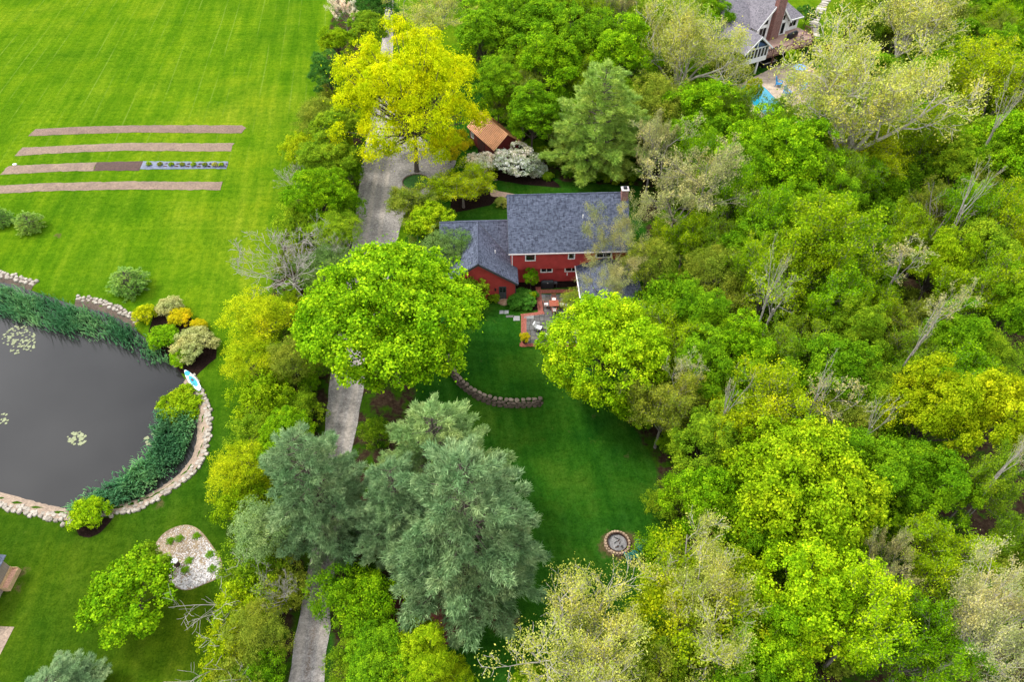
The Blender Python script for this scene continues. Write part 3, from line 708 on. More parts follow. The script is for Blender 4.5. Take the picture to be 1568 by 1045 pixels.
def put(kind, x, y, rad, h, mat, label, name, cat='tree', group=None, z=None, var=None, rz=None, bark=None):
    pr = PROTO[kind]; R, H, c0, cm, tm = pr[RT.randrange(len(pr)) if var is None else var % len(pr)]
    sc = rad/R
    t = thing(name, label, cat, (x, y, hz(x, y) if z is None else z), RT.uniform(0, 6.28) if rz is None else rz, group, (sc, sc, h/H))
    if tm: link('trunk', tm, t, bark)
    if cm: link('crown', cm, t, LM[mat])
    TREES.append((x, y, rad)); return t
def tree(kind, u, v, rp, h, mat, label, name='tree', cat='tree', group=None, **kw):
    """u, v, rp: middle and radius of the crown in the photo; h: height in metres"""
    zc = PROTO[kind][0][2]*h; x, y = at(u, v, zc+hz(*at(u, v, 0))*0)
    return put(kind, x, y, rp/pxm(x, y, zc), h, mat, label, name, cat, group, **kw)

# ================================================================ TREES AND SHRUBS OF THE PHOTOGRAPH
T = tree
# hedgerow between the mown field and the driveway, from far to near
T('budding', 527, 14, 26, 7, 'pink', 'pinkish budding shrub at the far top end of the hedgerow', 'small_tree')
T('wild', 575, 15, 34, 7, 'dark', 'dark green bush at the top of the hedgerow beside the lane', 'bush', 'bush')
T('round', 562, 48, 30, 8, 'mid', 'green hedgerow tree between the lane and the yellow tree', 'hedgerow_tree')
T('round', 516, 68, 24, 7, 'lime', 'small yellow-green hedgerow tree above the dark green one', 'hedgerow_tree')
T('tall', 503, 112, 28, 9, 'dark', 'narrow dark green hedgerow tree by the mown field left of the yellow tree', 'hedgerow_tree')
T('loose', 487, 180, 34, 7, 'olive', 'olive green hedgerow shrub with reddish tips below the dark green tree', 'bush', 'bush')
T('round', 518, 195, 34, 8, 'mid', 'green hedgerow tree touching the left side of the yellow tree', 'hedgerow_tree')
T('wild', 460, 228, 27, 4.5, 'yelgreen', 'yellow-green bush spilling from the hedgerow onto the field edge', 'bush', 'bush')
T('round', 500, 248, 46, 8, 'mid', 'rounded green hedgerow tree level with the gravel court', 'hedgerow_tree')
T('wild', 535, 268, 22, 5, 'green', 'green bush overhanging the left edge of the gravel court', 'bush', 'bush')
T('bare', 452, 268, 30, 5.5, 'bud', 'small leafless bush among the hedgerow beside the field', 'bare_tree', 'bare tree')
T('round', 490, 300, 44, 9, 'bright', 'bright green hedgerow tree just above the large bare one', 'hedgerow_tree')
T('wild', 528, 318, 26, 5, 'green', 'dense green bush on the drive edge opposite the garage', 'bush', 'bush')
T('loose', 512, 358, 36, 7, 'mid', 'loose green hedgerow tree tangled with bare twigs above the big oak', 'hedgerow_tree')
T('wild', 465, 345, 36, 5.5, 'mid', 'green bush behind the large bare tree', 'bush', 'bush')
T('loose', 495, 412, 40, 7, 'bluegr', 'grey-green bush in front of the bare tree, left of the oak', 'bush', 'bush')
T('bare', 437, 385, 82, 11, 'bud', 'large leafless grey tree reaching over the field edge', 'bare_tree', 'bare tree')
T('bare', 505, 375, 44, 8, 'bud', 'smaller leafless grey tree between the large bare tree and the drive', 'bare_tree', 'bare tree')
T('loose', 400, 492, 50, 7.5, 'yelgreen', 'yellow-green tree below the large bare tree at the field edge', 'hedgerow_tree')
T('loose', 388, 552, 40, 6, 'yelgreen', 'yellow-green tree opposite the paddleboard across the grass', 'hedgerow_tree')
T('loose', 448, 552, 36, 7, 'olive', 'olive tree tucked behind the left side of the big oak', 'hedgerow_tree')
T('wild', 405, 612, 44, 5, 'lime', 'lime green bush halfway along the hedgerow, right of the pond', 'bush', 'bush')
T('wild', 462, 628, 30, 4, 'mid', 'green bush with dark twigs left of the uncovered stretch of drive', 'bush', 'bush')
T('round', 436, 672, 40, 6.5, 'bright', 'bright green hedgerow tree above the left pine', 'hedgerow_tree')
T('wild', 392, 672, 34, 4.5, 'mid', 'green bush at the grass edge, above the left pine', 'bush', 'bush')
T('loose', 372, 722, 44, 5.5, 'yelgreen', 'olive-yellow bush bulging over the grass left of the left pine', 'bush', 'bush')
T('wild', 372, 775, 38, 4.5, 'lime', 'yellow-green bush just above the pale green willow-like tree', 'bush', 'bush')
T('loose', 405, 815, 42, 8, 'pine2', 'soft pale green tree leaning out below the left pine', 'hedgerow_tree')
T('wild', 392, 872, 44, 5, 'mid', 'green bush tangled with twigs right of the rock bed', 'bush', 'bush')
T('wild', 432, 905, 34, 4, 'olive', 'brownish green bush by the drive above the green utility box', 'bush', 'bush')
T('wild', 375, 925, 42, 5, 'lime', 'yellow-green bush behind the fallen bare branches', 'bush', 'bush')
T('loose', 395, 970, 40, 6, 'olive', 'olive bush full of grey twigs around the green utility box', 'bush', 'bush')
T('wild', 355, 990, 40, 4.5, 'yelgreen', 'yellow-green bush at the bottom left of the hedgerow', 'bush', 'bush')
T('wild', 402, 1032, 32, 4.5, 'green', 'green bush at the bottom edge left of the drive', 'bush', 'bush')
T('wild', 370, 1045, 40, 4.5, 'olive', 'olive bush cut by the bottom edge of the photo', 'bush', 'bush')
T('limb', 338, 905, 72, 6.0, 'bud', 'pale leafless tree reaching over the grass below the rock bed', 'bare_tree', 'bare tree')
T('limb', 332, 990, 74, 5.5, 'bud', 'pale leafless tree at the bottom edge left of the drive', 'bare_tree', 'bare tree')
T('bare', 425, 900, 40, 7, 'bud', 'leafless twiggy tree between the pine and the utility box', 'bare_tree', 'bare tree')
# the lawn around the pond
T('small', 198, 915, 64, 5.5, 'bright', 'bushy green tree on the grass below the rock bed', 'lawn_tree', var=0)
T('small', 226, 872, 34, 4.6, 'mid', 'looser grey-green tree between the bushy tree and the rock bed', 'lawn_tree', var=1)
T('pine', 100, 1062, 66, 6, 'pine', 'grey-green conifer top at the bottom left corner', 'conifer')
T('spruce', 197, 433, 28, 3.0, 'spruce', 'small round spruce on the grass above the pond edging', 'spruce_shrub', 'spruce', var=0)
T('spruce', 44, 342, 21, 2.4, 'pine3', 'small yellowish spruce below the garden strips', 'spruce_shrub', 'spruce', var=1)
T('spruce', 2, 334, 17, 2.4, 'spruce', 'small spruce cut by the left edge of the photo', 'spruce_shrub', 'spruce', var=0)
T('shrub', 135, 787, 29, 1.8, 'maple', 'round bright green shrub on the near pond edging', 'shrub', 'shrub', var=0)
T('shrub', 273, 607, 38, 2.0, 'lime', 'yellow-green shrub hanging over the water beside the paddleboard', 'shrub', 'shrub', var=1)
T('shrub', 296, 529, 33, 2.2, 'beige', 'beige-green mound shrub at the right end of the pond bed', 'shrub', 'shrub', var=2)
T('shrub', 250, 517, 24, 1.6, 'bright', 'bright green low shrub at the water by the beige mound', 'shrub', 'shrub', var=0)
T('shrub', 278, 548, 17, 1.2, 'bright', 'small bright green shrub just above the paddleboard', 'shrub', 'shrub', var=2)
T('shrub', 260, 472, 19, 1.9, 'beige', 'beige budding shrub at the top of the pond bed', 'shrub', 'shrub', var=1)
T('shrub', 276, 487, 18, 1.6, 'gold', 'golden orange shrub between the two beige ones', 'shrub', 'shrub', var=0)
T('shrub', 306, 500, 13, 1.2, 'gold', 'small gold shrub behind the beige-green mound', 'shrub', 'shrub', var=1)
T('shrub', 222, 482, 17, 1.7, 'yelgreen', 'open yellow-green shrub at the end of the stone edging', 'shrub', 'shrub', var=2)
# around drive and house
T('locust', 626, 158, 108, 20, 'yellow', 'large bright yellow tree over the driveway beside the shed', 'yellow_tree', var=0, rz=.8)
T('small', 688, 222, 30, 5, 'gold', 'low golden green tree under the right side of the yellow tree', 'small_tree')
T('budding', 650, 28, 62, 13, 'pale', 'pale budding tree right behind the yellow tree at the top edge', 'budding_tree')
T('oak', 596, 494, 131, 16, 'bright', 'huge bright green oak beside the drive, left of the house', 'oak_tree', var=0)
T('maple', 928, 545, 89, 12, 'maple', 'rounded yellow-green maple over the right side of the patio', 'maple_tree', var=0)
T('small', 968, 625, 36, 5, 'bright', 'small bright green tree under the lower right of the maple', 'small_tree')
T('airy', 632, 312, 46, 6, 'olive', 'olive ornamental tree at the gravel edge in front of the garage', 'ornamental_tree')
T('airy', 708, 287, 48, 6.5, 'yelgreen', 'yellow-green ornamental tree behind the garage roof', 'ornamental_tree')
T('small', 660, 345, 34, 5, 'lime', 'lime green small tree touching the left end of the garage roof', 'small_tree')
T('loose', 688, 393, 38, 6.5, 'bluegr', 'wispy blue-green tree in front of the garage roof', 'small_tree')
T('small', 722, 442, 28, 4, 'mid', 'green small tree beside the red garage gable', 'small_tree')
T('wild', 715, 470, 24, 2.5, 'green', 'low green bush at the lawn edge below the garage tree', 'bush', 'bush')
T('shrub', 756, 465, 9, 1.0, 'mid', 'little green shrub left of the brown boulder', 'shrub', 'shrub')
T('small', 813, 433, 11, 3.2, 'green', 'slim young tree with a thin stem beside the grill', 'young_tree')
T('shrub', 801, 466, 22, 1.1, 'juniper', 'spreading dark green juniper between garage door and patio', 'juniper_shrub', 'shrub')
T('shrub', 788, 472, 13, 1.0, 'juniper', 'lower spreading arm of juniper beside the stepping slabs', 'juniper_shrub', 'shrub')
T('loose', 879, 470, 20, 3.0, 'olive', 'open olive shrub with reddish stems on the patio edge', 'shrub', 'shrub')
T('thin', 940, 385, 50, 12, 'bud', 'thin budding tree veiling the right end of the house roof', 'budding_tree', var=0)
T('thin', 928, 435, 46, 9, 'bud', 'pale budding tree over the low right-hand roof', 'budding_tree', var=0)
T('small', 738, 250, 22, 3.5, 'pink', 'pink and white blossoming tree in front of the shed', 'blossom_tree')
T('small', 790, 247, 33, 4.5, 'white', 'white flowering dogwood beside the copper-roofed shed', 'dogwood_tree', var=0)
T('shrub', 822, 262, 17, 2., 'white', 'lower white flowering branch mass right of the dogwood', 'dogwood_shrub', 'shrub')
T('shrub', 719, 222, 8, 1.2, 'gold', 'round gold-tipped shrub by the shed window', 'shrub', 'shrub')
T('shrub', 755, 256, 9, 1.3, 'dark', 'small dark green shrub below the shed corner', 'shrub', 'shrub')
T('shrub', 768, 318, 10, 1.3, 'pale', 'pale flowering shrub in the nook behind the garage roof', 'shrub', 'shrub')
T('shrub', 838, 275, 10, 1., 'mid', 'low green shrub right of the dogwood', 'shrub', 'shrub')
# pines
T('pine', 672, 722, 112, 14.5, 'pine2', 'pale green pine behind the big blue-green one', 'pine_tree', var=0, rz=.3)
T('pine', 716, 822, 136, 19, 'pine', 'big blue-green pine standing over red-brown needle litter', 'pine_tree', var=1, rz=1.1)
T('pine', 486, 762, 90, 16, 'pine', 'blue-green pine over the left side of the drive', 'pine_tree', var=1, rz=2.4)
T('pine', 615, 795, 80, 14, 'pine', 'shorter blue-green pine between the two larger pines', 'pine_tree', var=0, rz=4.)
T('pine', 918, 212, 84, 17, 'pine3', 'yellow-green pine behind the house roof', 'pine_tree', var=0, rz=5.)
T('wild', 520, 915, 38, 5, 'green', 'vivid green bush leaning over the drive below the left pine', 'bush', 'bush')
T('wild', 565, 918, 44, 5, 'bright', 'vivid green bush between the drive and the needle litter', 'bush', 'bush')
T('wild', 565, 965, 34, 4, 'green', 'green bush right of the drive near the bottom edge', 'bush', 'bush')
T('wild', 540, 1022, 32, 4, 'mid', 'mid green bush at the bottom edge right of the drive', 'bush', 'bush')
T('round', 645, 1005, 46, 6, 'lime', 'bright yellow-green small tree below the needle litter', 'small_tree')
T('round', 585, 1012, 50, 6, 'green', 'green small tree at the bottom edge left of the yellow-green one', 'small_tree')
T('wild', 575, 665, 22, 3, 'mid', 'green bush in the dark mulch right of the drive', 'bush', 'bush')
T('wild', 700, 1040, 26, 3, 'lime', 'low lime bush at the bottom edge beside the lawn', 'bush', 'bush')
T('wild', 810, 1040, 22, 2.5, 'lime', 'low lime bush on the lawn at the bottom edge', 'bush', 'bush')
T('wild', 1012, 848, 34, 3.5, 'bright', 'bright bush right behind the green fire pit chairs', 'bush', 'bush')
T('wild', 1020, 772, 28, 3.5, 'mid', 'green bush at the lawn edge beside brown twigs', 'bush', 'bush')
# woodland behind the shed and house
T('tall', 745, 62, 52, 15, 'green', 'green woodland tree right of the pale tree at the top', 'woodland_tree')
T('tall', 762, 140, 38, 13, 'green', 'green tree standing right behind the shed', 'woodland_tree')
T('round', 812, 45, 58, 15, 'green', 'green woodland tree at the top edge above the shed', 'woodland_tree')
T('tall', 838, 105, 50, 15, 'bright', 'brighter green tree above and right of the shed', 'woodland_tree')
T('tall', 815, 175, 46, 12, 'green', 'green tree behind the white dogwood', 'woodland_tree')
T('round', 885, 75, 52, 15, 'green', 'green woodland tree left of the tall lime one', 'woodland_tree')
T('wild', 862, 178, 38, 8, 'green', 'dark green understorey tree left of the yellow-green pine', 'woodland_tree')
T('round', 850, 5, 46, 14, 'mid', 'mid green tree cut by the top edge right of centre', 'woodland_tree')
T('budding', 945, 15, 45, 14, 'bud', 'grey budding tree cut by the top edge', 'budding_tree')
T('tall', 958, 90, 48, 17, 'bright', 'tall lime tree with a forked grey stem above the pine', 'woodland_tree')
T('sycamore', 1050, 70, 86, 20, 'pale', 'pale sycamore with white limbs left of the white house', 'sycamore_tree', var=0, rz=1.)
T('loose', 1010, 165, 44, 13, 'olive', 'olive tree between the pine and the left sycamore', 'woodland_tree')
T('budding', 1042, 285, 84, 17, 'bud', 'large grey budding tree right of the house chimney', 'budding_tree', var=0, rz=2.)
T('budding', 1000, 230, 46, 14, 'bud', 'grey-green budding tree between pine and large budding tree', 'budding_tree', var=1)
T('loose', 990, 415, 38, 9, 'olive', 'olive tree beside the low right-hand roof', 'woodland_tree')
T('round', 1070, 175, 50, 13, 'bright', 'bright green tree below the left sycamore limbs', 'woodland_tree')
T('round', 1150, 235, 52, 14, 'bright', 'bright green tree just below the swimming pool', 'woodland_tree')
T('wild', 1105, 182, 26, 9, 'lime', 'yellow-green tree at the left end of the pool', 'woodland_tree')
T('round', 1232, 212, 36, 12, 'green', 'green tree hiding the right end of the pool', 'woodland_tree')
T('round', 1212, 262, 62, 15, 'bright', 'bright green tree midway between pool and large lime crown', 'woodland_tree')
T('airy', 1120, 300, 52, 14, 'bright', 'bright green tree right of the large grey budding tree', 'woodland_tree')
T('small', 1153, 140, 13, 6, 'yelgreen', 'slender tree partly covering the pool water', 'small_tree')
T('small', 1214, 90, 13, 4, 'lime', 'small lime tree beside the neighbour deck', 'small_tree')
T('thin', 1213, 130, 19, 6.5, 'pale', 'thin brown-stemmed tree on the pool patio', 'small_tree')
T('small', 1236, 22, 16, 4, 'dark', 'dark green shrub at the corner of the white house', 'shrub', 'shrub')
T('shrub', 1250, 62, 9, 1.3, 'green', 'low green shrub along the stepping slabs', 'shrub', 'shrub')
T('shrub', 1272, 72, 8, 1.0, 'red', 'dark red shrub at the foot of the stepping slabs', 'shrub', 'shrub')
T('shrub', 1290, 15, 13, 1.5, 'green', 'green shrub by the mulch curve near the top edge', 'shrub', 'shrub')
T('wild', 1122, 110, 22, 5, 'olive', 'olive bush below the white screened porch', 'bush', 'bush')
# sycamores and woods on the right
T('sycamore', 1335, 140, 122, 25, 'pale', 'biggest pale sycamore with a white forked trunk, right of the white house', 'sycamore_tree', var=1, rz=.4)
T('sycamore', 1400, 22, 92, 19, 'pale', 'pale sycamore with white limbs cut by the top edge', 'sycamore_tree', var=0, rz=3.)
T('airy', 1335, 232, 60, 12, 'yelgreen', 'yellow-green tree under the foot of the biggest sycamore', 'woodland_tree')
T('airy', 1525, 135, 76, 18, 'yelgreen', 'yellow-green woodland tree at the upper right edge', 'woodland_tree', var=0)
T('airy', 1440, 205, 54, 14, 'lime', 'lime tree left of the yellow-green edge tree', 'woodland_tree')
T('round', 1500, 22, 44, 10, 'green', 'green tree near the top right corner', 'woodland_tree')
T('round', 1560, 25, 36, 11, 'bright', 'bright green tree in the top right corner', 'woodland_tree')
T('round', 1545, 240, 58, 15, 'bright', 'bright green tree at the right edge below the yellow-green one', 'woodland_tree')
T('round', 1478, 262, 44, 12, 'mid', 'mid green tree right of the sunken gap in the woods', 'woodland_tree')
T('wild', 1395, 285, 42, 7, 'under', 'low dark green tree in the sunken gap above the dead snag', 'woodland_tree')
T('wild', 1340, 345, 44, 7, 'under', 'low dark green tree left of the dead snag', 'woodland_tree')
T('pole', 1375, 415, 46, 13, 'bud', 'thin grey half-leafless tree below and left of the dead snag', 'budding_tree')
T('snag', 1432, 345, 40, 13, 'bud', 'broken dead snag with bare grey limbs in the woods', 'dead_tree')
T('round', 1436, 412, 36, 12, 'lime', 'small lime crown directly in front of the dead snag', 'woodland_tree')
T('airy', 1490, 340, 52, 14, 'bright', 'bright green tree right of the dead snag', 'woodland_tree')
T('airy', 1545, 345, 52, 15, 'yelgreen', 'yellow-green tree at the right edge level with the snag', 'woodland_tree')
T('airy', 1250, 375, 88, 18, 'lime', 'wide lime crown with bare stems right of the budding tree', 'woodland_tree', var=1)
T('airy', 1165, 345, 52, 14, 'bright', 'bright green tree left of the wide lime crown', 'woodland_tree')
T('airy', 1178, 430, 58, 14, 'lime', 'lime tree below left of the wide lime crown', 'woodland_tree')
T('loose', 1095, 425, 46, 11, 'olive', 'olive green tree below the large grey budding tree', 'woodland_tree')
T('round', 1075, 495, 46, 11, 'green', 'vivid green tree right of the maple', 'woodland_tree')
T('pole', 1185, 470, 44, 15, 'lime', 'slim grey-stemmed tree among the lime crowns', 'budding_tree')
T('airy', 1275, 465, 58, 13, 'bright', 'bright tree below the wide lime crown', 'woodland_tree')
T('round', 1310, 520, 42, 11, 'mid', 'mid green tree left of the leaning grey trunk', 'woodland_tree')
T('pole', 1428, 490, 32, 16, 'bud', 'leaning pale grey trunk with a few twigs, right of centre woods', 'budding_tree')
T('airy', 1505, 440, 58, 14, 'lime', 'lime tree near the right edge above the two-lobed yellow crown', 'woodland_tree')
T('round', 1555, 475, 42, 13, 'green', 'green tree cut by the right edge at mid height', 'woodland_tree')
T('round', 1460, 530, 46, 11, 'green', 'green tree right of the leaning grey trunk', 'woodland_tree')
T('airy', 1390, 555, 46, 10, 'mid', 'mid green tree left above the two-lobed yellow crown', 'woodland_tree')
T('round', 1130, 545, 46, 11, 'bright', 'bright green tree right of the vivid one by the maple', 'woodland_tree')
T('airy', 1215, 545, 48, 11, 'mid', 'mid green tree in the middle of the right-hand woods', 'woodland_tree')
T('airy', 1022, 615, 56, 12, 'olive', 'olive tree with a visible trunk at the lawn edge', 'woodland_tree')
T('pole', 1048, 590, 30, 14, 'bud', 'thin grey-topped tree behind the olive lawn-edge tree', 'budding_tree')
T('airy', 1165, 632, 74, 14, 'yelgreen', 'broad yellow-green crown in the middle of the right-hand woods', 'woodland_tree', var=2)
T('round', 1090, 690, 56, 11, 'mid', 'green tree between lawn edge and the bright yellow-green crown', 'woodland_tree')
T('pole', 1265, 625, 44, 12, 'bud', 'bare pale branched tree in the gap right of the yellow-green crown', 'budding_tree')
T('loose', 1290, 660, 44, 9, 'olive', 'olive tree around the bare pale branched one', 'woodland_tree')
T('wild', 1300, 590, 44, 7, 'under', 'low dark green tree in the gap above the bare branched tree', 'woodland_tree')
T('maple', 1218, 762, 108, 15, 'lime', 'broad bright yellow-green tree in the lower middle of the woods', 'woodland_tree', var=1)
T('round', 1075, 775, 54, 11, 'bright', 'bright green tree right of the fire pit', 'woodland_tree')
T('round', 1150, 830, 50, 10, 'green', 'vivid green tree below the broad bright one', 'woodland_tree')
T('round', 1425, 640, 60, 14, 'yelgreen', 'left lobe of the two-lobed yellow-green crown', 'woodland_tree', var=1)
T('round', 1515, 640, 58, 14, 'yelgreen', 'right lobe of the two-lobed yellow-green crown', 'woodland_tree', var=3)
T('wild', 1350, 700, 56, 8, 'green', 'green tree left below the two-lobed yellow crown', 'woodland_tree')
T('round', 1420, 745, 58, 10, 'green', 'green tree directly below the two-lobed crown', 'woodland_tree')
T('airy', 1500, 745, 52, 11, 'mid', 'mid green tree at right below the two-lobed crown', 'woodland_tree')
T('pole', 1548, 725, 34, 14, 'bud', 'white leaning bare stem at the right edge', 'budding_tree')
T('wild', 1360, 795, 44, 7, 'under', 'dark green low tree above the lime crown at lower right', 'woodland_tree')
T('airy', 1438, 855, 62, 11, 'lime', 'feathery lime crown at lower right', 'woodland_tree', var=0)
T('airy', 1545, 830, 44, 9, 'mid', 'mid green tree on the right edge beside the feathery crown', 'woodland_tree')
T('wild', 1535, 905, 44, 7, 'olive', 'olive tree with grey twigs on the lower right edge', 'woodland_tree')
T('sycamore', 895, 985, 118, 17, 'pale', 'pale sycamore with white limbs at the bottom centre', 'sycamore_tree', var=1, rz=2.)
T('sycamore', 1085, 915, 104, 17, 'pale', 'dense pale yellow sycamore right below the fire pit', 'sycamore_tree', var=0, rz=.2)
T('loose', 1065, 930, 92, 13, 'yelgreen', 'yellow-green crown mixed into the pale sycamore below the fire pit', 'woodland_tree', var=2)
T('round', 1240, 925, 84, 13, 'maple', 'light green tree at the bottom right of the pale sycamore', 'woodland_tree', var=2)
T('airy', 1325, 960, 84, 14, 'maple', 'light green open-crowned tree with pale stems at lower right', 'woodland_tree', var=1)
T('round', 1150, 1010, 64, 11, 'bright', 'green tree at the bottom edge below the pale yellow sycamore', 'woodland_tree')
T('airy', 1420, 1000, 66, 12, 'bright', 'bright tree at the bottom edge in the right quarter', 'woodland_tree')
T('sycamore', 1530, 960, 84, 16, 'beige', 'beige sycamore with a white trunk in the bottom right corner', 'sycamore_tree', var=1, rz=5.)
T('budding', 1340, 880, 50, 12, 'bud', 'pinkish grey budding tree above the light green open crown', 'budding_tree')
T('round', 1000, 1030, 60, 9, 'mid', 'mid green tree under the two pale sycamores at the bottom', 'woodland_tree')
T('wild', 1490, 930, 44, 7, 'green', 'green tree left of the beige corner sycamore', 'woodland_tree')

marks = [(x, y, o['label']) for (x, y, r), o in zip(TREES, [o for o in COL.objects if o.type == 'EMPTY' and 'category' in o and any(c_.name.startswith(('crown', 'trunk')) for c_ in o.children)])]
USED = {}
def beside(x, y, what):
    best = sorted(((x-a)**2+(y-b)**2, a, b, l) for a, b, l in marks if len(l.split())+len(what.split()) <= 12)
    for _, a, b, l in best[:40]:
        dx, dy = x-a, y-b
        w = ('right of' if dx > 0 else 'left of') if abs(dx) > abs(dy) else ('behind' if dy > 0 else 'in front of')
        s = what+' '+w+' the '+l
        if s not in USED: break
    USED[s] = 1
    return s
for u, v, h, lb in ((1192, 425, 19, 'pale bare stem rising through the lime crowns right of centre'), (1420, 500, 17, 'grey leaning stem in the dark gap of the woods below the dead snag'), (1556, 715, 16, 'white bare stem leaning in from the right edge'),
        (1497, 300, 19, 'brown stem standing between the green crowns at upper right'), (1112, 615, 16, 'thin pale stem left of the broad yellow-green crown'),
        (1262, 600, 16, 'forked pale stem in the gap right of the yellow-green crown'), (1348, 640, 14, 'short grey stem in the gap left of the two-lobed crown'), (1545, 170, 21, 'white stem inside the yellow-green tree at the upper right edge')):
    T('stem', u, v, 24, h, 'bud', lb, 'bare_stem_tree', 'bare tree')
# woods between and beyond them: mid-height trees wherever the list above leaves a gap
fr = random.Random(77); placed = list(TREES); wp = [at(u, v) for u, v in WOODS]; npoly = [at(u, v) for u, v in [(1070, -60), (1330, -60), (1300, 60), (1285, 235), (1095, 235), (1085, 110)]]
cand = []
for _ in range(9000):
    cand.append((fr.uniform(-12, 100), fr.uniform(4, 190)))
A = np.array(cand); ins = (sdist(A, wp)[0] < -1.2) & (sdist(A, npoly)[0] > 0.) & ((A[:, 0]-0) < 14+A[:, 1]*.78)
hp = [at(u, v) for u, v in [(860, 300), (1000, 300), (1000, 470), (860, 470)]]
ins &= sdist(A, hp)[0] > 1.5
KINDS = [('round', 'mid', 11), ('tall', 'green', 12), ('airy', 'lime', 11), ('loose', 'mid', 11), ('round', 'green', 10), ('wild', 'green', 7), ('airy', 'bright', 10), ('airy', 'mid', 11), ('airy', 'olive', 10)]
nfill = 0
for i in np.nonzero(ins)[0]:
    x, y = cand[i]
    if any((x-a)**2+(y-b)**2 < (2.3+.38*r)**2 for a, b, r in placed): continue
    k, m_, h = KINDS[fr.randrange(len(KINDS))]; h *= fr.uniform(.8, 1.15); r_ = {'round': 3.4, 'tall': 3.0, 'wild': 3.0, 'loose': 3.3, 'airy': 3.5}[k]*fr.uniform(.85, 1.2)
    if y > 150: h *= 1.2; r_ *= 1.2
    if nfill >= 296: break
    put(k, x, y, r_, h, m_, beside(x, y, {'mid': 'mid green', 'green': 'deep green', 'under': 'low dark green', 'olive': 'olive', 'lime': 'lime green', 'bright': 'bright green'}[m_]+(' upright' if k == 'tall' else ' open' if k in ('loose', 'airy') else '')+' filler tree'.replace('filler ', '')), 'understorey_tree', group='shorter trees filling the woods')
    placed.append((x, y, r_)); nfill += 1
print('fill trees', nfill)
# low bushes on the woodland floor
nb_ = 0; spots = []
for _ in range(5000):
    x, y = fr.uniform(-12, 95), fr.uniform(4, 112)
    if x > 12+y*.78: continue
    spots.append((x, y))
A = np.array(spots); ok = (sdist(A, wp)[0] < -.6) & (sdist(A, npoly)[0] > 2.) & (sdist(A, hp)[0] > 1.)
taken = []
for i in np.nonzero(ok)[0]:
    x, y = spots[i]
    if any((x-a)**2+(y-b)**2 < 2.6**2 for a, b in taken): continue
    put(fr.choice(['shrub', 'wild']), x, y, fr.uniform(1.3, 2.3), fr.uniform(1.4, 2.6), fr.choice(['under', 'green', 'mid', 'olive']), beside(x, y, 'low bush'), 'woodland_bush', 'bush', 'low bushes on the woodland floor')
    taken.append((x, y)); nb_ += 1
    if nb_ > 280: break
print('bushes', nb_)
# hedgerow undergrowth
h1 = [at(u, v) for u, v in HEDGE]; dcl = [tuple(p) for p in dpoly]; spots = np.array([(fr.uniform(-60, -5), fr.uniform(4, 112)) for _ in range(6000)])
ok = (sdist(spots, h1)[0] < -.9) & (sdist(spots, dpoly)[0] > 1.3); taken = []
for i in np.nonzero(ok)[0]:
    x, y = spots[i]
    if any((x-a)**2+(y-b)**2 < 2.3**2 for a, b in taken): continue
    put(fr.choice(['shrub', 'wild', 'wild']), x, y, fr.uniform(1.0, 1.9), fr.uniform(1.5, 3.), fr.choice(['under', 'green', 'mid', 'lime', 'olive']), beside(x, y, 'low bush'), 'hedgerow_bush', 'bush', 'low bushes along the hedgerow')
    taken.append((x, y))
    if len(taken) > 130: break
print('hedge bushes', len(taken))

# reeds round the pond, one standing mass each
def reeds(name, label, poly, n, hgt, seed, mat):
    rng = np.random.default_rng(seed); poly = smooth_poly([at(u, v, 0) for u, v in poly], 4); mn, mxx = poly.min(0), poly.max(0)
    P = rng.uniform(mn, mxx, (n*4, 2)); sd, _ = sdist(P, poly)
    clump = np.sin(P[:, 0]*1.7+np.sin(P[:, 1]*1.3)*2)*np.sin(P[:, 1]*1.9+np.sin(P[:, 0]*.9)*2)
    P = P[(sd < rng.normal(-.1, .45, len(P))) & (clump > rng.uniform(-1.5, .35, len(P)))][:n]; m = len(P)
    h = hgt*rng.uniform(.4, 1.2, m)*(1+.18*np.sin(P[:, 0]*.8)); ln = np.stack([.55+rng.normal(0, .3, m), -.75+rng.normal(0, .3, m)], 1)
    b = np.column_stack([P, np.full(m, WATER-.1)]); tip = b+np.column_stack([ln*h[:, None]*.6, h])
    mid = b+np.column_stack([ln*h[:, None]*.18, h*.55]); a = rng.uniform(0, 6.28, m); w = np.column_stack([np.cos(a), np.sin(a), 0*a])*.035
    V = np.stack([b-w, b+w, mid+w*1.1, tip, mid-w*1.1], 1).reshape(-1, 3)
    t = np.clip(.5+.3*np.sin(P[:, 0]*.9+P[:, 1]*.6)+rng.normal(0, .2, m), 0, 1)
    o = link(name, np_mesh(name, V, 5, t, mat)); return tag(o, label, 'reeds', kind='stuff')
LM['reed'] = leafmat('reed_leaves', (.06, .19, .10), (.11, .29, .15), (.22, .42, .20), .3)
reeds('reeds', 'tall dark green reeds along the far shore of the pond', [(-60, 425), (0, 438), (60, 452), (120, 470), (170, 488), (205, 508), (235, 530), (258, 550), (243, 556), (205, 532), (165, 515), (110, 508), (60, 495), (0, 478), (-60, 470)], 7500, 1.4, 1, LM['reed'])
reeds('reeds', 'tall dark green reeds curving along the near right shore of the pond', [(100, 778), (130, 758), (170, 738), (210, 708), (232, 680), (240, 640), (262, 625), (292, 632), (293, 660), (282, 692), (255, 722), (215, 752), (170, 775), (125, 785)], 5200, 1.35, 2, LM['reed'])
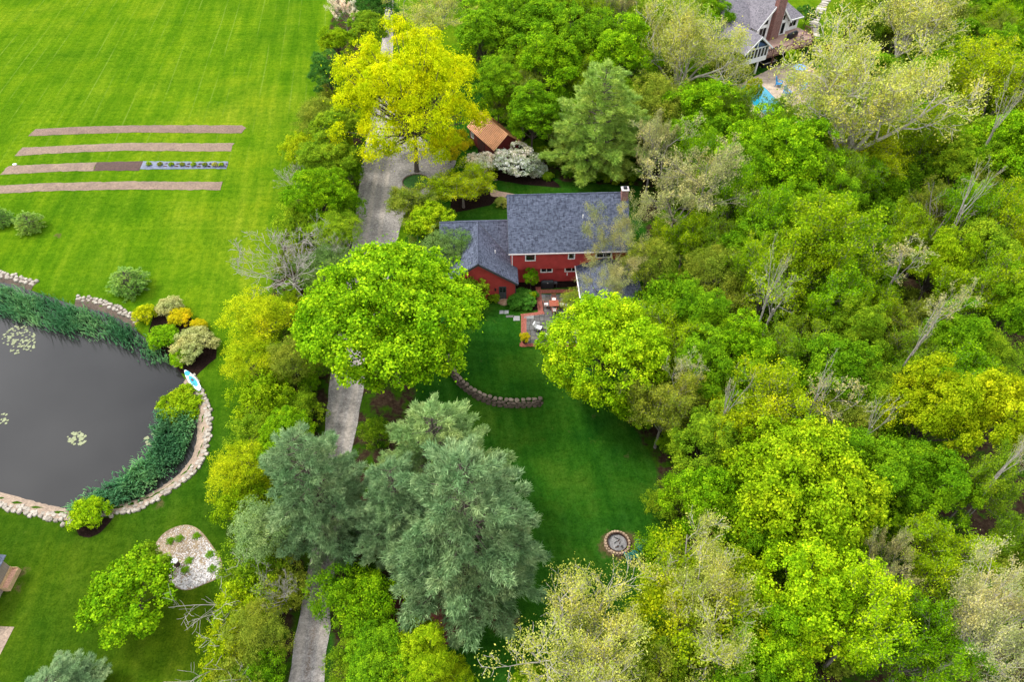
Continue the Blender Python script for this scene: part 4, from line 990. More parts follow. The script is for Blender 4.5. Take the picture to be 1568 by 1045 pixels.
def lilies(label, u, v, ru, rv, n, seed):
    rng = np.random.default_rng(seed); x0, y0 = at(u, v, WATER); t = thing('lily_patch', label, 'water lilies', (x0, y0, WATER), group='water lily patches on the pond')
    base = [MB().add([(math.cos(a)*r_, math.sin(a)*r_, 0) for a in np.linspace(.25, 6.03, 11) for r_ in (1,)]+[(0, 0, -.0)], [tuple(range(12))]).mesh('lily_pad', M_PAD) for _ in (0,)][0]
    for i in range(n):
        a = rng.uniform(0, 6.28); k = rng.uniform(0, 1)**.6; x, y = at(u+ru*k*math.cos(a), v+rv*k*math.sin(a), WATER)
        o = link('lily_pad', base, t); s_ = rng.uniform(.08, .17); o.location = (x-x0, y-y0, .02+rng.uniform(0, .012)); o.scale = (s_, s_, s_); o.rotation_euler = (rng.normal(0, .05), rng.normal(0, .05), a*3)
M_PAD = simple('lily_pad_leaf', (.17, .19, .09), .5, .3, 9., bmp=0)
lilies('scattered lily pads in front of the far reeds at the left edge', 30, 521, 27, 22, 110, 1)
lilies('small patch of lily pads at the left edge of the pond', 6, 641, 12, 9, 14, 2)
lilies('lone compact patch of lily pads out in the middle of the near water', 118, 672, 15, 11, 60, 3)
lilies('pale lily pads beside the near right reeds', 236, 672, 14, 14, 26, 4)

# ================================================================ BUILDINGS
def m_shingle(name, lo, mid, hi):
    m, n, b = newmat(name); uv = uvc(n)
    br = N(n, 'ShaderNodeTexBrick', Scale=1.0); br.offset = .37; br.squash = 1
    br.inputs['Brick Width'].default_value = .34; br.inputs['Row Height'].default_value = .145; br.inputs['Mortar Size'].default_value = .012
    br.inputs['Color1'].default_value = (.0, .0, .0, 1); br.inputs['Color2'].default_value = (1, 1, 1, 1); br.inputs['Mortar'].default_value = (.2, .2, .2, 1)
    n.links.new(uv, br.inputs['Vector'])
    sc = n.nodes.new('ShaderNodeSeparateColor'); n.links.new(br.outputs['Color'], sc.inputs[0])
    f = mathn(n, 'ADD', mathn(n, 'MULTIPLY', sc.outputs[0], .30), mathn(n, 'MULTIPLY', noise(n, mapping(n, uv, (4.5, 1.6, 1)), 1.0, 4, .7), .95))
    c = ramp(n, f, [(.38, lo), (.62, mid), (.88, hi)])
    c = mix(n, 1., c, ramp(n, noise(n, uv, .25, 3), [(.3, (.88, .9, .9)), (.7, (1.1, 1.1, 1.12))]), 'MULTIPLY')
    n.links.new(c, b.inputs['Base Color']); b.inputs['Roughness'].default_value = .9; b.inputs['Specular IOR Level'].default_value = .15
    bump(n, b, br.outputs['Fac'], .5, -.02); return m
def m_siding(name, col, row=.16, vert=False):
    m, n, b = newmat(name); uv = uvc(n); s = n.nodes.new('ShaderNodeSeparateXYZ'); n.links.new(uv, s.inputs[0])
    k = mathn(n, 'FRACT', mathn(n, 'DIVIDE', s.outputs[0 if vert else 1], row))
    c = ramp(n, noise(n, uv, 1.3, 4), [(.3, tuple(x*.85 for x in col)), (.7, tuple(x*1.15 for x in col))])
    c = mix(n, maprange(n, k, 0, .14, .6, 0), c, tuple(x*.4 for x in col))
    n.links.new(c, b.inputs['Base Color']); b.inputs['Roughness'].default_value = .65; b.inputs['Specular IOR Level'].default_value = .25
    bump(n, b, k, .5, .03); return m
SHING = m_shingle('slate_blue_shingles', (.022, .026, .040), (.066, .076, .108), (.11, .125, .168)); SHING2 = m_shingle('grey_shingles', (.09, .082, .095), (.16, .148, .165), (.23, .21, .23))
REDS = m_siding('red_lap_siding', (.40, .048, .044)); DARKT = simple('dark_grey_trim', (.045, .048, .053), .6); WHITE = simple('white_paint', (.72, .72, .71), .5, .06)
GUTTER = simple('pale_gutter', (.45, .41, .40), .4, .1); GLASS = simple('dark_window_glass', (.008, .011, .012), .08, .2, 1., bmp=0, spec=.6); BRICK = None
def m_brick(name, c1, c2, mortar, sc=1.):
    m, n, b = newmat(name); uv = uvc(n); br = N(n, 'ShaderNodeTexBrick', Scale=sc)
    br.inputs['Brick Width'].default_value = .22; br.inputs['Row Height'].default_value = .075; br.inputs['Mortar Size'].default_value = .010
    br.inputs['Color1'].default_value = (*c1, 1); br.inputs['Color2'].default_value = (*c2, 1); br.inputs['Mortar'].default_value = (*mortar, 1)
    n.links.new(uv, br.inputs['Vector']); c = mix(n, 1., br.outputs['Color'], ramp(n, noise(n, uv, 2.5, 5, .7), [(.3, (.6, .6, .6)), (.7, (1.35, 1.3, 1.3))]), 'MULTIPLY')
    n.links.new(c, b.inputs['Base Color']); b.inputs['Roughness'].default_value = .9; bump(n, b, br.outputs['Fac'], .6, -.02); return m
BRICK = m_brick('red_brown_brick', (.22, .062, .045), (.14, .045, .034), (.26, .22, .20))
BRICKP = simple('patio_brick', (.26, .080, .055), .9, .35, 7.); TEAL = simple('dark_teal_plastic', (.008, .11, .09), .45, .15); BLUEP = simple('bright_blue_plastic', (.03, .24, .50), .5, .15)
CUSH = simple('white_cushion', (.66, .66, .64), .8, .08); REDW = simple('red_cedar_wood', (.28, .075, .04), .6, .3, 8.); BLACK = simple('black_cover', (.012, .014, .017), .55, .3)
WOODB = simple('pale_lumber', (.42, .29, .16), .7, .25, 6.); STEEL = simple('rusty_steel', (.06, .03, .02), .7, .4)

def window(par, x0, x1, z0, z1, y, nx=1, fr=.13, frame=WHITE, nz=1):
    """window in a wall facing -y, proud of it; frame is the part, panes hang on it"""
    mb = MB(); t = .05
    mb.box(x0-fr, x1+fr, y-t, y, z0-fr, z0); mb.box(x0-fr, x1+fr, y-t, y, z1, z1+fr); mb.box(x0-fr, x0, y-t, y, z0, z1); mb.box(x1, x1+fr, y-t, y, z0, z1)
    w = (x1-x0)/nx
    for i in range(1, nx): mb.box(x0+w*i-.035, x0+w*i+.035, y-t, y, z0, z1)
    f = mb.build('window', frame, par)
    for i in range(nx):
        a = x0+w*i+(.035 if i else 0); c = x0+w*(i+1)-(.035 if i < nx-1 else 0)
        MB().box(a, c, y-.02, y-.004, z0, z1).build('pane', GLASS, f)
    return f
# ---- red house; local x along the front to the right, y away from the camera
g = TERR; yf = at(784, 432, g)[1]; ze = at_y(784, 388, yf-.9)[2]-g
P1 = np.array(at(779, 389, ze+g)); P2 = np.array(at(966, 384, ze+g)); LH = float(np.hypot(*(P2-P1))); PHI = math.atan2(P2[1]-P1[1], P2[0]-P1[0])
ox, oy = P1[0]-math.sin(PHI)*.9, P1[1]+math.cos(PHI)*.9
house = thing('red_house', 'red two-storey house with blue-grey shingle roofs, garage gable and brick chimney', 'house', (ox, oy, g), PHI)
def hl(u, v, yl):
    """photo point on the house plane y = yl -> local x, z"""
    x = 5.
    for _ in range(4):
        Y = oy+x*math.sin(PHI)+yl*math.cos(PHI); X, Y, Z = at_y(u, v, Y); x = (X-ox)*math.cos(PHI)+(Y-oy)*math.sin(PHI)
    return x, Z-g
SL = .75; dd = 5.62; zr = ze+dd*SL; yr = -.9+dd; yb = -.9+2*dd
m = MB(); m.box(.32, LH-.32, 0, yb-.6, -1.2, 2.42)
m.build('ground_floor_wall', REDS, house)
m = MB(); x0, x1 = .3, LH-.3
m.add([(x0, -.4, 2.42), (x1, -.4, 2.42), (x1, yb-.5, 2.42), (x0, yb-.5, 2.42), (x0, -.4, ze+.25), (x1, -.4, ze+.25), (x1, yb-.5, ze+.25), (x0, yb-.5, ze+.25), (x0, yr, zr-.15), (x1, yr, zr-.15)],
    [(3, 2, 1, 0), (0, 1, 5, 4), (2, 3, 7, 6), (1, 2, 6, 9, 5), (3, 0, 4, 8, 7), (4, 5, 9, 8), (6, 7, 8, 9)])
m.build('upper_floor_wall', REDS, house)
m = MB(); m.slab([(0, -.9, ze), (LH, -.9, ze), (LH, yr, zr), (0, yr, zr)], .14); m.slab([(0, yb, ze), (LH, yb, ze), (LH, yr, zr), (0, yr, zr)][::-1], .14)
rf = m.build('roof', SHING, house)
MB().tube([(-.01, yr, zr-.02), (LH+.01, yr, zr-.02)], .09, 6).build('ridge_cap', SHING, rf)
MB().box(-.02, LH+.02, -1.0, -.9, ze-.16, ze-.03).build('gutter', GUTTER, rf)
m = MB(); 
for xx in (-.03, LH+.0):
    m.slab([(xx, -.9, ze-.02), (xx+.03, -.9, ze-.02), (xx+.03, yr, zr-.02), (xx, yr, zr-.02)], .2)
m.build('rake_board', DARKT, rf)
MB().tube([(.42, -.46, ze-.2), (.42, -.46, 2.5), (.42, -.08, 2.2), (.42, -.08, .1)], .05, 6).build('downspout', WHITE, house)
m = MB(); m.box(LH-.85, LH-.1, yr-.85, yr-.1, 3., zr+.75); ch = m.build('chimney', BRICK, house)
MB().box(LH-.91, LH-.04, yr-.91, yr-.04, zr+.75, zr+.85).build('chimney_cap', GUTTER, ch); MB().box(LH-.68, LH-.27, yr-.65, yr-.3, zr+.852, zr+1.1).build('flue', BLACK, ch)
px, pz = hl(892, 335, 2.5)
for (vx, vy, vz) in ((px, (335-388)/(297-388)*dd-.9, 0),):
    zz = ze+(vy+.9)*SL; MB().tube([(vx, vy, zz-.1), (vx, vy, zz+.42)], .055, 8).build('vent_pipe', WHITE, rf)
for (u0, u1, vb, nx) in ((805.5, 818.5, 399.5, 1), (871, 878.5, 396.5, 1), (913, 934, 394.5, 2)):
    xa, za = hl(u0, vb, -.4); xb, _ = hl(u1, vb, -.4); window(house, xa, xb, za+.08, za+1.25, -.4, nx)
for (u0, u1, vb) in ((829, 844.5, 417), (866, 884, 416)):
    xa, za = hl(u0, vb, 0); xb, _ = hl(u1, vb, 0); window(house, xa, xb, za+.08, za+1.1, 0, 2)
MB().box(7.05, 7.17, -.12, -.002, 1.0, 1.3).build('wall_lamp', WHITE, house)
# low wing on the right
wx0 = hl(881, 408, -.4)[0]; we = 2.75; wr = 3.95; wx1 = wx0+7.2; wm = wx0+3.6
m = MB(); m.box(wx0+.3, wx1-.3, -7.9, -.002, -1., we-.1); m.build('wing_wall', REDS, house)
m = MB(); m.slab([(wx0, -8.2, we), (wm, -8.2, wr), (wm, -.405, wr), (wx0, -.405, we)], .13); m.slab([(wx1, -8.2, we), (wm, -8.2, wr), (wm, -.405, wr), (wx1, -.405, we)], .13)
m2 = m.build('wing_roof', SHING, house); MB().box(wx0-.1, wx0, -8.2, -.41, we-.14, we+.02).build('gutter', WHITE, m2)
m = MB(); m.add([(wx0+.3, -7.9, we-.1), (wx1-.3, -7.9, we-.1), (wm, -7.9, wr-.16), (wx0+.3, -7.7, we-.1), (wx1-.3, -7.7, we-.1), (wm, -7.7, wr-.16)], [(0, 1, 2), (5, 4, 3)]); m.build('wing_gable', REDS, house)
# garage wing on the left: an east-west roof crossed by a gable that faces the camera
xp, hw, zg, sg = -3.55, 4.6, 5.97, .711; zeg = zg-hw*sg; yR = 4.5; yF = -3.3; xl, xr = xp-hw, xp+hw; t_ = (.2-xp)/hw
m = MB()
m.slab([(xp, yF, zg), (xp, yR, zg), (xl, yR-hw, zeg), (xl, yF, zeg)], .14); m.slab([(xp, yF, zg), (xp, yR, zg), (xr, yR-hw, zeg), (xr, yF, zeg)], .14)
m.slab([(xl, yR, zg), (xp, yR, zg), (xl, yR-hw, zeg)], .14); m.slab([(xp, yR, zg), (.22, yR, zg), (.22, yR-hw*t_, zg-hw*t_*sg)], .14)
m.slab([(xl, yR, zg), (.22, yR, zg), (.22, yR+hw, zeg), (xl, yR+hw, zeg)], .14)
gr = m.build('garage_roof', SHING, house)
MB().tube([(xl, yR, zg-.02), (.2, yR, zg-.02)], .08, 6).build('ridge_cap', SHING, gr)
MB().tube([(xp, yF, zg-.02), (xp, yR-.05, zg-.02)], .08, 6).build('ridge_cap', SHING, gr)
m = MB(); m.slab([(xp, yF-.05, zg-.03), (xp, yF, zg-.03), (xl, yF, zeg-.03), (xl, yF-.05, zeg-.03)], .24); m.slab([(xp, yF-.05, zg-.03), (xp, yF, zg-.03), (xr, yF, zeg-.03), (xr, yF-.05, zeg-.03)], .24)
m.build('rake_board', DARKT, gr)
vx, vz = hl(758, 378, 0); vy = .2; zz = zg-(vx-xp)*sg; MB().tube([(vx, vy, zz-.1), (vx, vy, zz+.4)], .055, 8).build('vent_pipe', WHITE, gr)
MB().tube([(xp+.05+.1, yR-.2, zg-.1), (xr-.05, yR-hw+.05, zeg+.03)], .035, 4).build('valley_flashing', DARKT, gr)
wl, wr_ = xl+.35, xr-.35; zw = zeg+.35*sg-.15
m = MB(); m.add([(wl, -2.9, -1.2), (wr_, -2.9, -1.2), (wr_, -2.9, zw), (xp, -2.9, zg-.17), (wl, -2.9, zw), (wl, 4.5, -1.2), (wr_, 4.5, -1.2), (wr_, 4.5, zw), (xp, 4.5, zg-.17), (wl, 4.5, zw)],
    [(0, 1, 2, 3, 4), (9, 8, 7, 6, 5), (0, 5, 6, 1), (1, 6, 7, 2), (4, 9, 5, 0), (2, 7, 8, 3), (3, 8, 9, 4)])
m.build('garage_wall', REDS, house)
m = MB(); m.add([(wl+.01, -.2, -1.2), (.2, -.2, -1.2), (.2, 8.7, -1.2), (wl+.01, 8.7, -1.2), (wl+.01, -.2, zg-.2-4.7*sg), (.2, -.2, zg-.2-4.7*sg), (.2, 8.7, zw), (wl+.01, 8.7, zw), (wl+.01, 4.5, zg-.18), (.2, 4.5, zg-.18)],
    [(3, 2, 1, 0), (2, 3, 7, 6), (1, 2, 6, 9, 5), (3, 0, 4, 8, 7), (4, 5, 9, 8), (6, 7, 8, 9), (0, 1, 5, 4)]); m.build('rear_garage_wall', REDS, house)
MB().box(wr_-.02, wr_+.06, -2.96, -2.88, 0, zw).build('corner_board', DARKT, house)
dx0 = hl(764, 454, -2.9)[0]; dx1 = hl(775.5, 454, -2.9)[0]
dr = MB().box(dx0, dx1, -2.95, -2.902, .05, 2.05).build('door', DARKT, house)
for i in range(2):
    for j in range(2):
        w_ = (dx1-dx0-.3)/2; MB().box(dx0+.1+i*(w_+.1), dx0+.1+i*(w_+.1)+w_, -2.965, -2.952, 1.2+j*.4, 1.53+j*.4).build('pane', GLASS, dr)
MB().box(dx0-.08, dx1+.08, -3.1, -2.9, -.05, .045).build('threshold', WHITE, house)
MB().box(dx0-.5, dx0-.3, -3.05, -2.902, 1.45, 1.8).build('wall_lamp', BLACK, house)

# ---- copper-roofed shed
sx, sy = -6.965, 96.117; sa = math.radians(-57.7)
shed = thing('garden_shed', 'small red shed with a ribbed copper-coloured roof behind the yellow tree', 'shed', (sx, sy, 0), sa)
COPPER = simple('copper_roof_metal', (.66, .34, .17), .4, .12, 1.5, .25, .1, .4); REDD = m_siding('barn_red_boards', (.13, .02, .018), .25, True)
Ls = 8.0; n_ = 2.42; ez, rz_ = 2.4, 4.3
m = MB(); m.add([(.25, .3, -.2), (Ls-.25, .3, -.2), (Ls-.25, 2*n_-.3, -.2), (.25, 2*n_-.3, -.2), (.25, .3, ez+.2), (Ls-.25, .3, ez+.2), (Ls-.25, 2*n_-.3, ez+.2), (.25, 2*n_-.3, ez+.2), (.25, n_, rz_-.1), (Ls-.25, n_, rz_-.1)],
    [(0, 1, 5, 4), (2, 3, 7, 6), (1, 2, 6, 9, 5), (3, 0, 4, 8, 7), (4, 5, 9, 8), (6, 7, 8, 9)]); m.build('wall', REDD, shed)
m = MB(); m.slab([(0, 0, ez), (Ls, 0, ez), (Ls, n_, rz_), (0, n_, rz_)], .05); m.slab([(0, 2*n_, ez), (Ls, 2*n_, ez), (Ls, n_, rz_), (0, n_, rz_)], .05)
sr = m.build('roof', simple('shade_toned_copper_pan', (.44, .19, .085), .5, .15, 1.5), shed); m = MB()  # pan darker than the ribs' copper: rib shading is put into its colour
for i in range(23):
    x = .04+(Ls-.08)*i/22
    for s_ in (0, 1):
        ya = 0 if s_ == 0 else 2*n_
        m.slab([(x-.07, ya, ez+.10), (x+.07, ya, ez+.10), (x+.07, n_, rz_+.10), (x-.07, n_, rz_+.10)], .11)
m.build('roof_ribs', COPPER, sr); MB().cbox((Ls/2, n_, rz_+.05), (Ls+.04, .22, .06)).build('ridge_cap', COPPER, sr)
window(shed, .8, 1.5, 1.15, 1.95, .3, 2, .08)
d_ = MB().box(2.7, 4.9, .26, .297, 0, 2.05).build('double_door', m_siding('dark_door_boards', (.05, .018, .018), .3, True), shed)
m = MB()
for xa in (2.7, 3.8):
    m.slab([(xa+.05, .25, .1), (xa+.15, .25, .1), (xa+1.05, .25, 1.95), (xa+.95, .25, 1.95)], .02)
m.build('door_brace', REDD, d_)

# ---- the white neighbour house with its deck
psi = math.radians(29); nox, noy = at(1173, 88, 2.7)
nh = thing('white_house', 'white house with grey roofs, brick chimney and screened porch in the top right woods', 'house', (nox, noy, 0), psi)
WSID = m_siding('white_lap_siding', (.85, .85, .85), .2); DECKM = m_siding('deck_boards', (.26, .165, .13), .14); RAILM = simple('deck_rail_wood', (.11, .055, .042), .7)
m = MB(); m.box(2.6, 10.2, 5.9, 18, -.2, 5.4); m.add([(2.6, 5.9, 5.4), (10.2, 5.9, 5.4), (6.4, 5.9, 9.4), (2.6, 18, 5.4), (10.2, 18, 5.4), (6.4, 18, 9.4)], [(0, 1, 2), (5, 4, 3)]); m.build('main_wall', WSID, nh)
m = MB(); m.slab([(2.1, 5.4, 5.0), (6.4, 5.4, 9.55), (6.4, 18.4, 9.55), (2.1, 18.4, 5.0)], .16); m.slab([(10.7, 5.4, 5.0), (6.4, 5.4, 9.55), (6.4, 18.4, 9.55), (10.7, 18.4, 5.0)], .16); mr = m.build('main_roof', SHING2, nh)
m = MB(); m.slab([(2.1, 5.34, 4.98), (6.4, 5.34, 9.53), (6.4, 5.4, 9.53), (2.1, 5.4, 4.98)], .3); m.slab([(10.7, 5.34, 4.98), (6.4, 5.34, 9.53), (6.4, 5.4, 9.53), (10.7, 5.4, 4.98)], .3); m.build('rake_board', WHITE, mr)
window(nh, 8.75, 9.6, 2.9, 4.9, 5.9, 1, .12, nz=2); window(nh, 3.3, 4.9, 2.9, 4.9, 5.9, 2, .12); window(nh, 8.6, 9.1, 5.5, 6.3, 5.9, 1, .1); window(nh, 3.9, 4.9, 5.5, 6.3, 5.9, 1, .1)
c_ = MB().box(5.5, 7.5, 5.0, 5.897, -.2, 11.2).build('chimney', BRICK, nh); MB().box(5.4, 7.6, 4.9, 6.0, 11.2, 11.4).build('chimney_cap', GUTTER, c_)
m = MB(); m.box(10.22, 14.1, 6.8, 13, -.2, 5.0); m.build('wing_wall', WSID, nh)
m = MB(); a = [(9.9, 6.3, 4.9), (14.6, 6.3, 4.9), (14.6, 13.4, 4.9), (9.9, 13.4, 4.9)]; p = (11.2, 9.9, 7.2); q = (12.3, 9.9, 7.2)
m.slab([a[0], a[1], q, p], .14); m.slab([a[1], a[2], q], .14); m.slab([a[2], a[3], p, q], .14); m.slab([a[3], a[0], p], .14); w2 = m.build('wing_roof', SHING2, nh)
MB().box(9.9, 14.6, 6.18, 6.3, 4.68, 4.88).build('gutter', WHITE, w2); window(nh, 11.9, 13.5, 3.3, 4.6, 6.8, 2, .1)
m = MB(); m.box(-9, 2.58, 7.5, 17, -.2, 5.0); m.build('left_wall', WSID, nh); window(nh, -7.8, -6.2, 3.2, 4.6, 7.5, 2, .1); window(nh, -8.4, -6.4, .6, 2.2, 7.5, 2, .1)
m = MB(); m.slab([(-9.5, 6.9, 4.8), (3.8, 6.9, 4.8), (3.8, 12, 8.4), (-9.5, 12, 8.4)], .16); m.slab([(-9.5, 17.4, 4.8), (3.8, 17.4, 4.8), (3.8, 12, 8.4), (-9.5, 12, 8.4)], .16); lr = m.build('left_roof', SHING2, nh)
MB().cbox((-1.0, 9.2, 6.55), (.9, 1.3, .12), 0, math.radians(35)).build('skylight', GLASS, lr); 
m = MB(); m.add([(-9, 7.5, 5), (-9, 17, 5), (-9, 12, 8.2)], [(0, 1, 2), (2, 1, 0)]); m.build('left_gable', WSID, nh)
# screened porch on posts: white frame of studs with dark openings
px0, px1, pz0, pz1, pz2 = -5.6, 0., 2.7, 5.0, 7.1
MB().box(px0, px1, 0, 7.4, pz0-.35, pz0).build('porch_floor', WHITE, nh)
m = MB(); m.box(px0+.12, px1-.12, .1, .12, pz0+.5, pz1); m.add([(px0+.3, .11, pz1), (px1-.3, .11, pz1), ((px0+px1)/2, .11, pz2-.25)], [(0, 1, 2)]); m.box(px0+.1, px0+.12, .1, 7.4, pz0+.5, pz1); m.box(px1-.12, px1-.1, .1, 6, pz0+.5, pz1); m.build('porch_screen', GLASS, nh)
m = MB(); m.box(px0, px1, 0, .08, pz0, pz0+.5); m.box(px0, px0+.08, 0, 7.4, pz0, pz0+.5); m.box(px1-.08, px1, .1, 6, pz0, pz0+.5)
m.box(px0, px1, -.02, .08, pz1-.2, pz1)
for i in range(8): x = px0+(px1-px0-.14)*i/7; m.box(x, x+.14, -.02, .09, pz0+.45, pz1)
for i in range(7): y = .1+7*i/6; m.box(px0-.02, px0+.1, y, y+.14, pz0+.45, pz1); m.box(px1-.1, px1+.02, min(y, 5.7), min(y, 5.7)+.14, pz0+.45, pz1)
xm = (px0+px1)/2; m.box(xm-.08, xm+.08, -.02, .09, pz1, pz2-.2); m.slab([(px0, -.02, pz1-.02), (xm, -.02, pz2-.1), (xm, .09, pz2-.1), (px0, .09, pz1-.02)], .18); m.slab([(px1, -.02, pz1-.02), (xm, -.02, pz2-.1), (xm, .09, pz2-.1), (px1, .09, pz1-.02)], .18)
m.build('porch_frame', WHITE, nh)
m = MB(); m.slab([(px0-.5, -.5, pz1-.35), (xm, -.5, pz2+.1), (xm, 8.5, pz2+.1), (px0-.5, 8.5, pz1-.35)], .14); m.slab([(px1+.5, -.5, pz1-.35), (xm, -.5, pz2+.1), (xm, 8.5, pz2+.1), (px1+.5, 8.5, pz1-.35)], .14); pr_ = m.build('porch_roof', SHING2, nh)
m = MB(); m.slab([(px0-.5, -.56, pz1-.36), (xm, -.56, pz2+.08), (xm, -.5, pz2+.08), (px0-.5, -.5, pz1-.36)], .26); m.slab([(px1+.5, -.56, pz1-.36), (xm, -.56, pz2+.08), (xm, -.5, pz2+.08), (px1+.5, -.5, pz1-.36)], .26); m.build('rake_board', WHITE, pr_)
for x, y in ((px0+.2, .3), (-1.5, .3), (px0+.2, 6)): MB().box(x-.14, x+.14, y-.14, y+.14, -.2, pz0-.35).build('porch_post', WHITE, nh)
# deck
dk = MB().prism([(0.05, .3), (11.6, .3), (14.4, 3.4), (14.4, 6.75), (0.05, 5.88)], 2.5, 2.7).build('deck', DECKM, nh)
MB().prism([(0.06, .22), (11.62, .22), (11.62, .3), (0.06, .3)], 2.35, 2.66).build('deck_beam', RAILM, nh)
m = MB(); path = [(0.2, .35), (11.5, .35), (14.5, 3.4), (14.5, 5.1)]
for (xa, ya), (xb, yb_) in zip(path[:-1], path[1:]):
    l = math.hypot(xb-xa, yb_-ya); k = int(l/.18)
    for i in range(k+1):
        t = i/k; x, y = xa+(xb-xa)*t, ya+(yb_-ya)*t; r_ = .05 if i % 9 == 0 else .018; m.box(x-r_, x+r_, y-r_, y+r_, 2.7, 3.62)
    m.tube([(xa, ya, 3.64), (xb, yb_, 3.64)], .06, 4); m.tube([(xa, ya, 2.85), (xb, yb_, 2.85)], .04, 4)
m.build('deck_railing', RAILM, nh)
for x in (2.4, 6.5, 11.2): MB().box(x-.11, x+.11, .4, .62, -.2, 2.5).build('deck_post', RAILM, nh)
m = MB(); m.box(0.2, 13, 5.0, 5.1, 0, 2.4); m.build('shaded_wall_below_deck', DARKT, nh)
def nw(x, y): return nox+x*math.cos(psi)-y*math.sin(psi), noy+x*math.sin(psi)+y*math.cos(psi)

# ================================================================ FURNITURE
def chair_parts(t, mat, slats=5):
    m = MB()
    for i in range(5): m.cbox((0, -.22+i*.12, .36-.03*i), (.56, .10, .025))
    m.build('seat', mat, t)
    bk = MB()
    for i in range(slats): bk.cbox((-.24+.48*i/(slats-1), .42, .70), (.105, .03, .82-.10*abs(i-(slats-1)/2)), 0, math.radians(-18))
    bk.build('backrest', mat, t)
    for s in (-1, 1):
        MB().cbox((s*.34, .02, .56), (.12, .72, .03)).build('armrest', mat, t)
        MB().cbox((s*.33, -.26, .28), (.05, .08, .56)).build('leg', mat, t); MB().cbox((s*.33, .34, .20), (.05, .08, .46), 0, .2).build('leg', mat, t)
def adirondack(u, v, rz, mat, label, z=None, group=None, s=1.1):
    x, y, zg_ = gat(u, v); t = thing('lawn_chair', label, 'chair', (x, y, zg_ if z is None else z), rz, group, (s, s, s)); chair_parts(t, mat); return t
adirondack(977, 838, math.radians(-100), TEAL, 'dark green slatted lawn chair right of the fire pit, the uppermost one')
adirondack(973, 851, math.radians(-130), TEAL, 'dark green slatted lawn chair in the middle of the three by the fire pit')
adirondack(963, 855, math.radians(-165), TEAL, 'dark green slatted lawn chair nearest the pale tree, below the fire pit')
adirondack(1192, 132, math.radians(60), BLUEP, 'bright blue chair standing alone at the pool edge', s=1.5)
adirondack(1211, 127, math.radians(150), BLUEP, 'bright blue chair just under the pale blue parasol', s=1.5)
adirondack(1226, 140, math.radians(-60), BLUEP, 'bright blue chair at the right side of the pool patio', s=1.5)
adirondack(1204, 146, math.radians(20), BLUEP, 'bright blue chair behind the thin trunks on the pool patio', s=1.4)
ux, uy, _ = gat(1220, 121); ub = thing('parasol', 'pale blue parasol over the neighbour pool patio', 'parasol', (ux, uy, 0))
MB().tube([(0, 0, 0), (0, 0, 2.5)], .03, 6).build('pole', WHITE, ub); m = MB(); k = 8
m.add([(0, 0, 2.75)]+[(1.3*math.cos(i*math.pi/4), 1.3*math.sin(i*math.pi/4), 2.2) for i in range(k)]+[(0, 0, 2.70)]+[(1.3*math.cos(i*math.pi/4), 1.3*math.sin(i*math.pi/4), 2.12) for i in range(k)],
    [(0, 1+i, 1+(i+1) % k) for i in range(k)]+[(9, 10+(i+1) % k, 10+i) for i in range(k)]+[(1+i, 10+i, 10+(i+1) % k, 1+(i+1) % k) for i in range(k)]); m.build('canopy', simple('pale_blue_canvas', (.14, .28, .55), .8, .2), ub)
# things on the neighbour deck
def grill(x, y, z, rz, label, L_=1.3):
    t = thing('covered_grill', label, 'grill', (x, y, z), rz)
    pr = [(-L_/2, 0), (L_/2, 0)]; m = MB(); n = 8; vs = []
    for sx_ in (-.5, -.42, 0, .42, .5):
        e = 1. if abs(sx_) < .45 else .82
        for i in range(n):
            a = math.pi*i/(n-1); vs.append((sx_*L_, -.32*e*math.cos(a), .62+.52*e*math.sin(a) if 0 < i < n-1 else .05))
    fs = [(j*n+i, (j+1)*n+i, (j+1)*n+i+1, j*n+i+1) for j in range(4) for i in range(n-1)]+[tuple(range(n)), tuple(range(4*n+n-1, 4*n-1, -1))]
    m.add(vs, fs); m.build('cover', BLACK, t); MB().box(L_/2, L_/2+.42, -.24, .24, .72, .78).build('side_shelf', DARKT, t)
    MB().box(L_/2+.34, L_/2+.39, -.2, .2, 0, .72).build('leg', DARKT, t); MB().cbox((0, -.28, .93), (.14, .03, .06)).build('badge', GUTTER, t)
    return t
gx, gy = nw(9.9, 3.9); grill(gx, gy, 2.7, psi+.2, 'long black covered grill on the neighbour deck', 2.6)
def side_chair(x, y, z, rz, mat, cmat, label, group=None, s=1., name='patio_chair'):
    t = thing(name, label, 'chair', (x, y, z), rz, group, (s, s, s)); MB().box(-.25, .25, -.25, .25, .40, .44).build('seat', mat, t)
    if cmat: MB().box(-.23, .23, -.24, .22, .442, .52).build('cushion', cmat, t)
    m = MB(); 
    for i in range(4): m.cbox((-.18+.12*i, .27, .70), (.06, .03, .48), 0, -.15)
    m.cbox((0, .31, .95), (.5, .035, .07)); m.build('backrest', mat, t)
    for sx_ in (-.22, .22):
        for sy_ in (-.22, .22): MB().box(sx_-.025, sx_+.025, sy_-.025, sy_+.025, 0, .40).build('leg', mat, t)
        MB().box(sx_*1.15-.025, sx_*1.15+.025, -.25, .27, .62, .66).build('armrest', mat, t)
    return t
dnames = ['at the porch end of the deck', 'second from the porch on the deck', 'in the middle of the deck front', 'at the right of the deck front row']
for i, x in enumerate((.9, 1.9, 2.9, 3.9)):
    a, b_ = nw(x, 1.2); side_chair(a, b_, 2.7, psi+math.pi, BLACK, None, 'black chair '+dnames[i]+' of the white house', s=1.1)
for i, (x, y, lb) in enumerate(((9., 2., 'brown armchair on the deck below the long grill'), (10.6, 2.1, 'brown armchair at the outer corner of the deck'), (13.2, 3.8, 'brown armchair at the far right of the deck'))):
    a, b_ = nw(x, y); side_chair(a, b_, 2.7, psi+math.pi*i*.6, RAILM, None, lb, s=1.2)
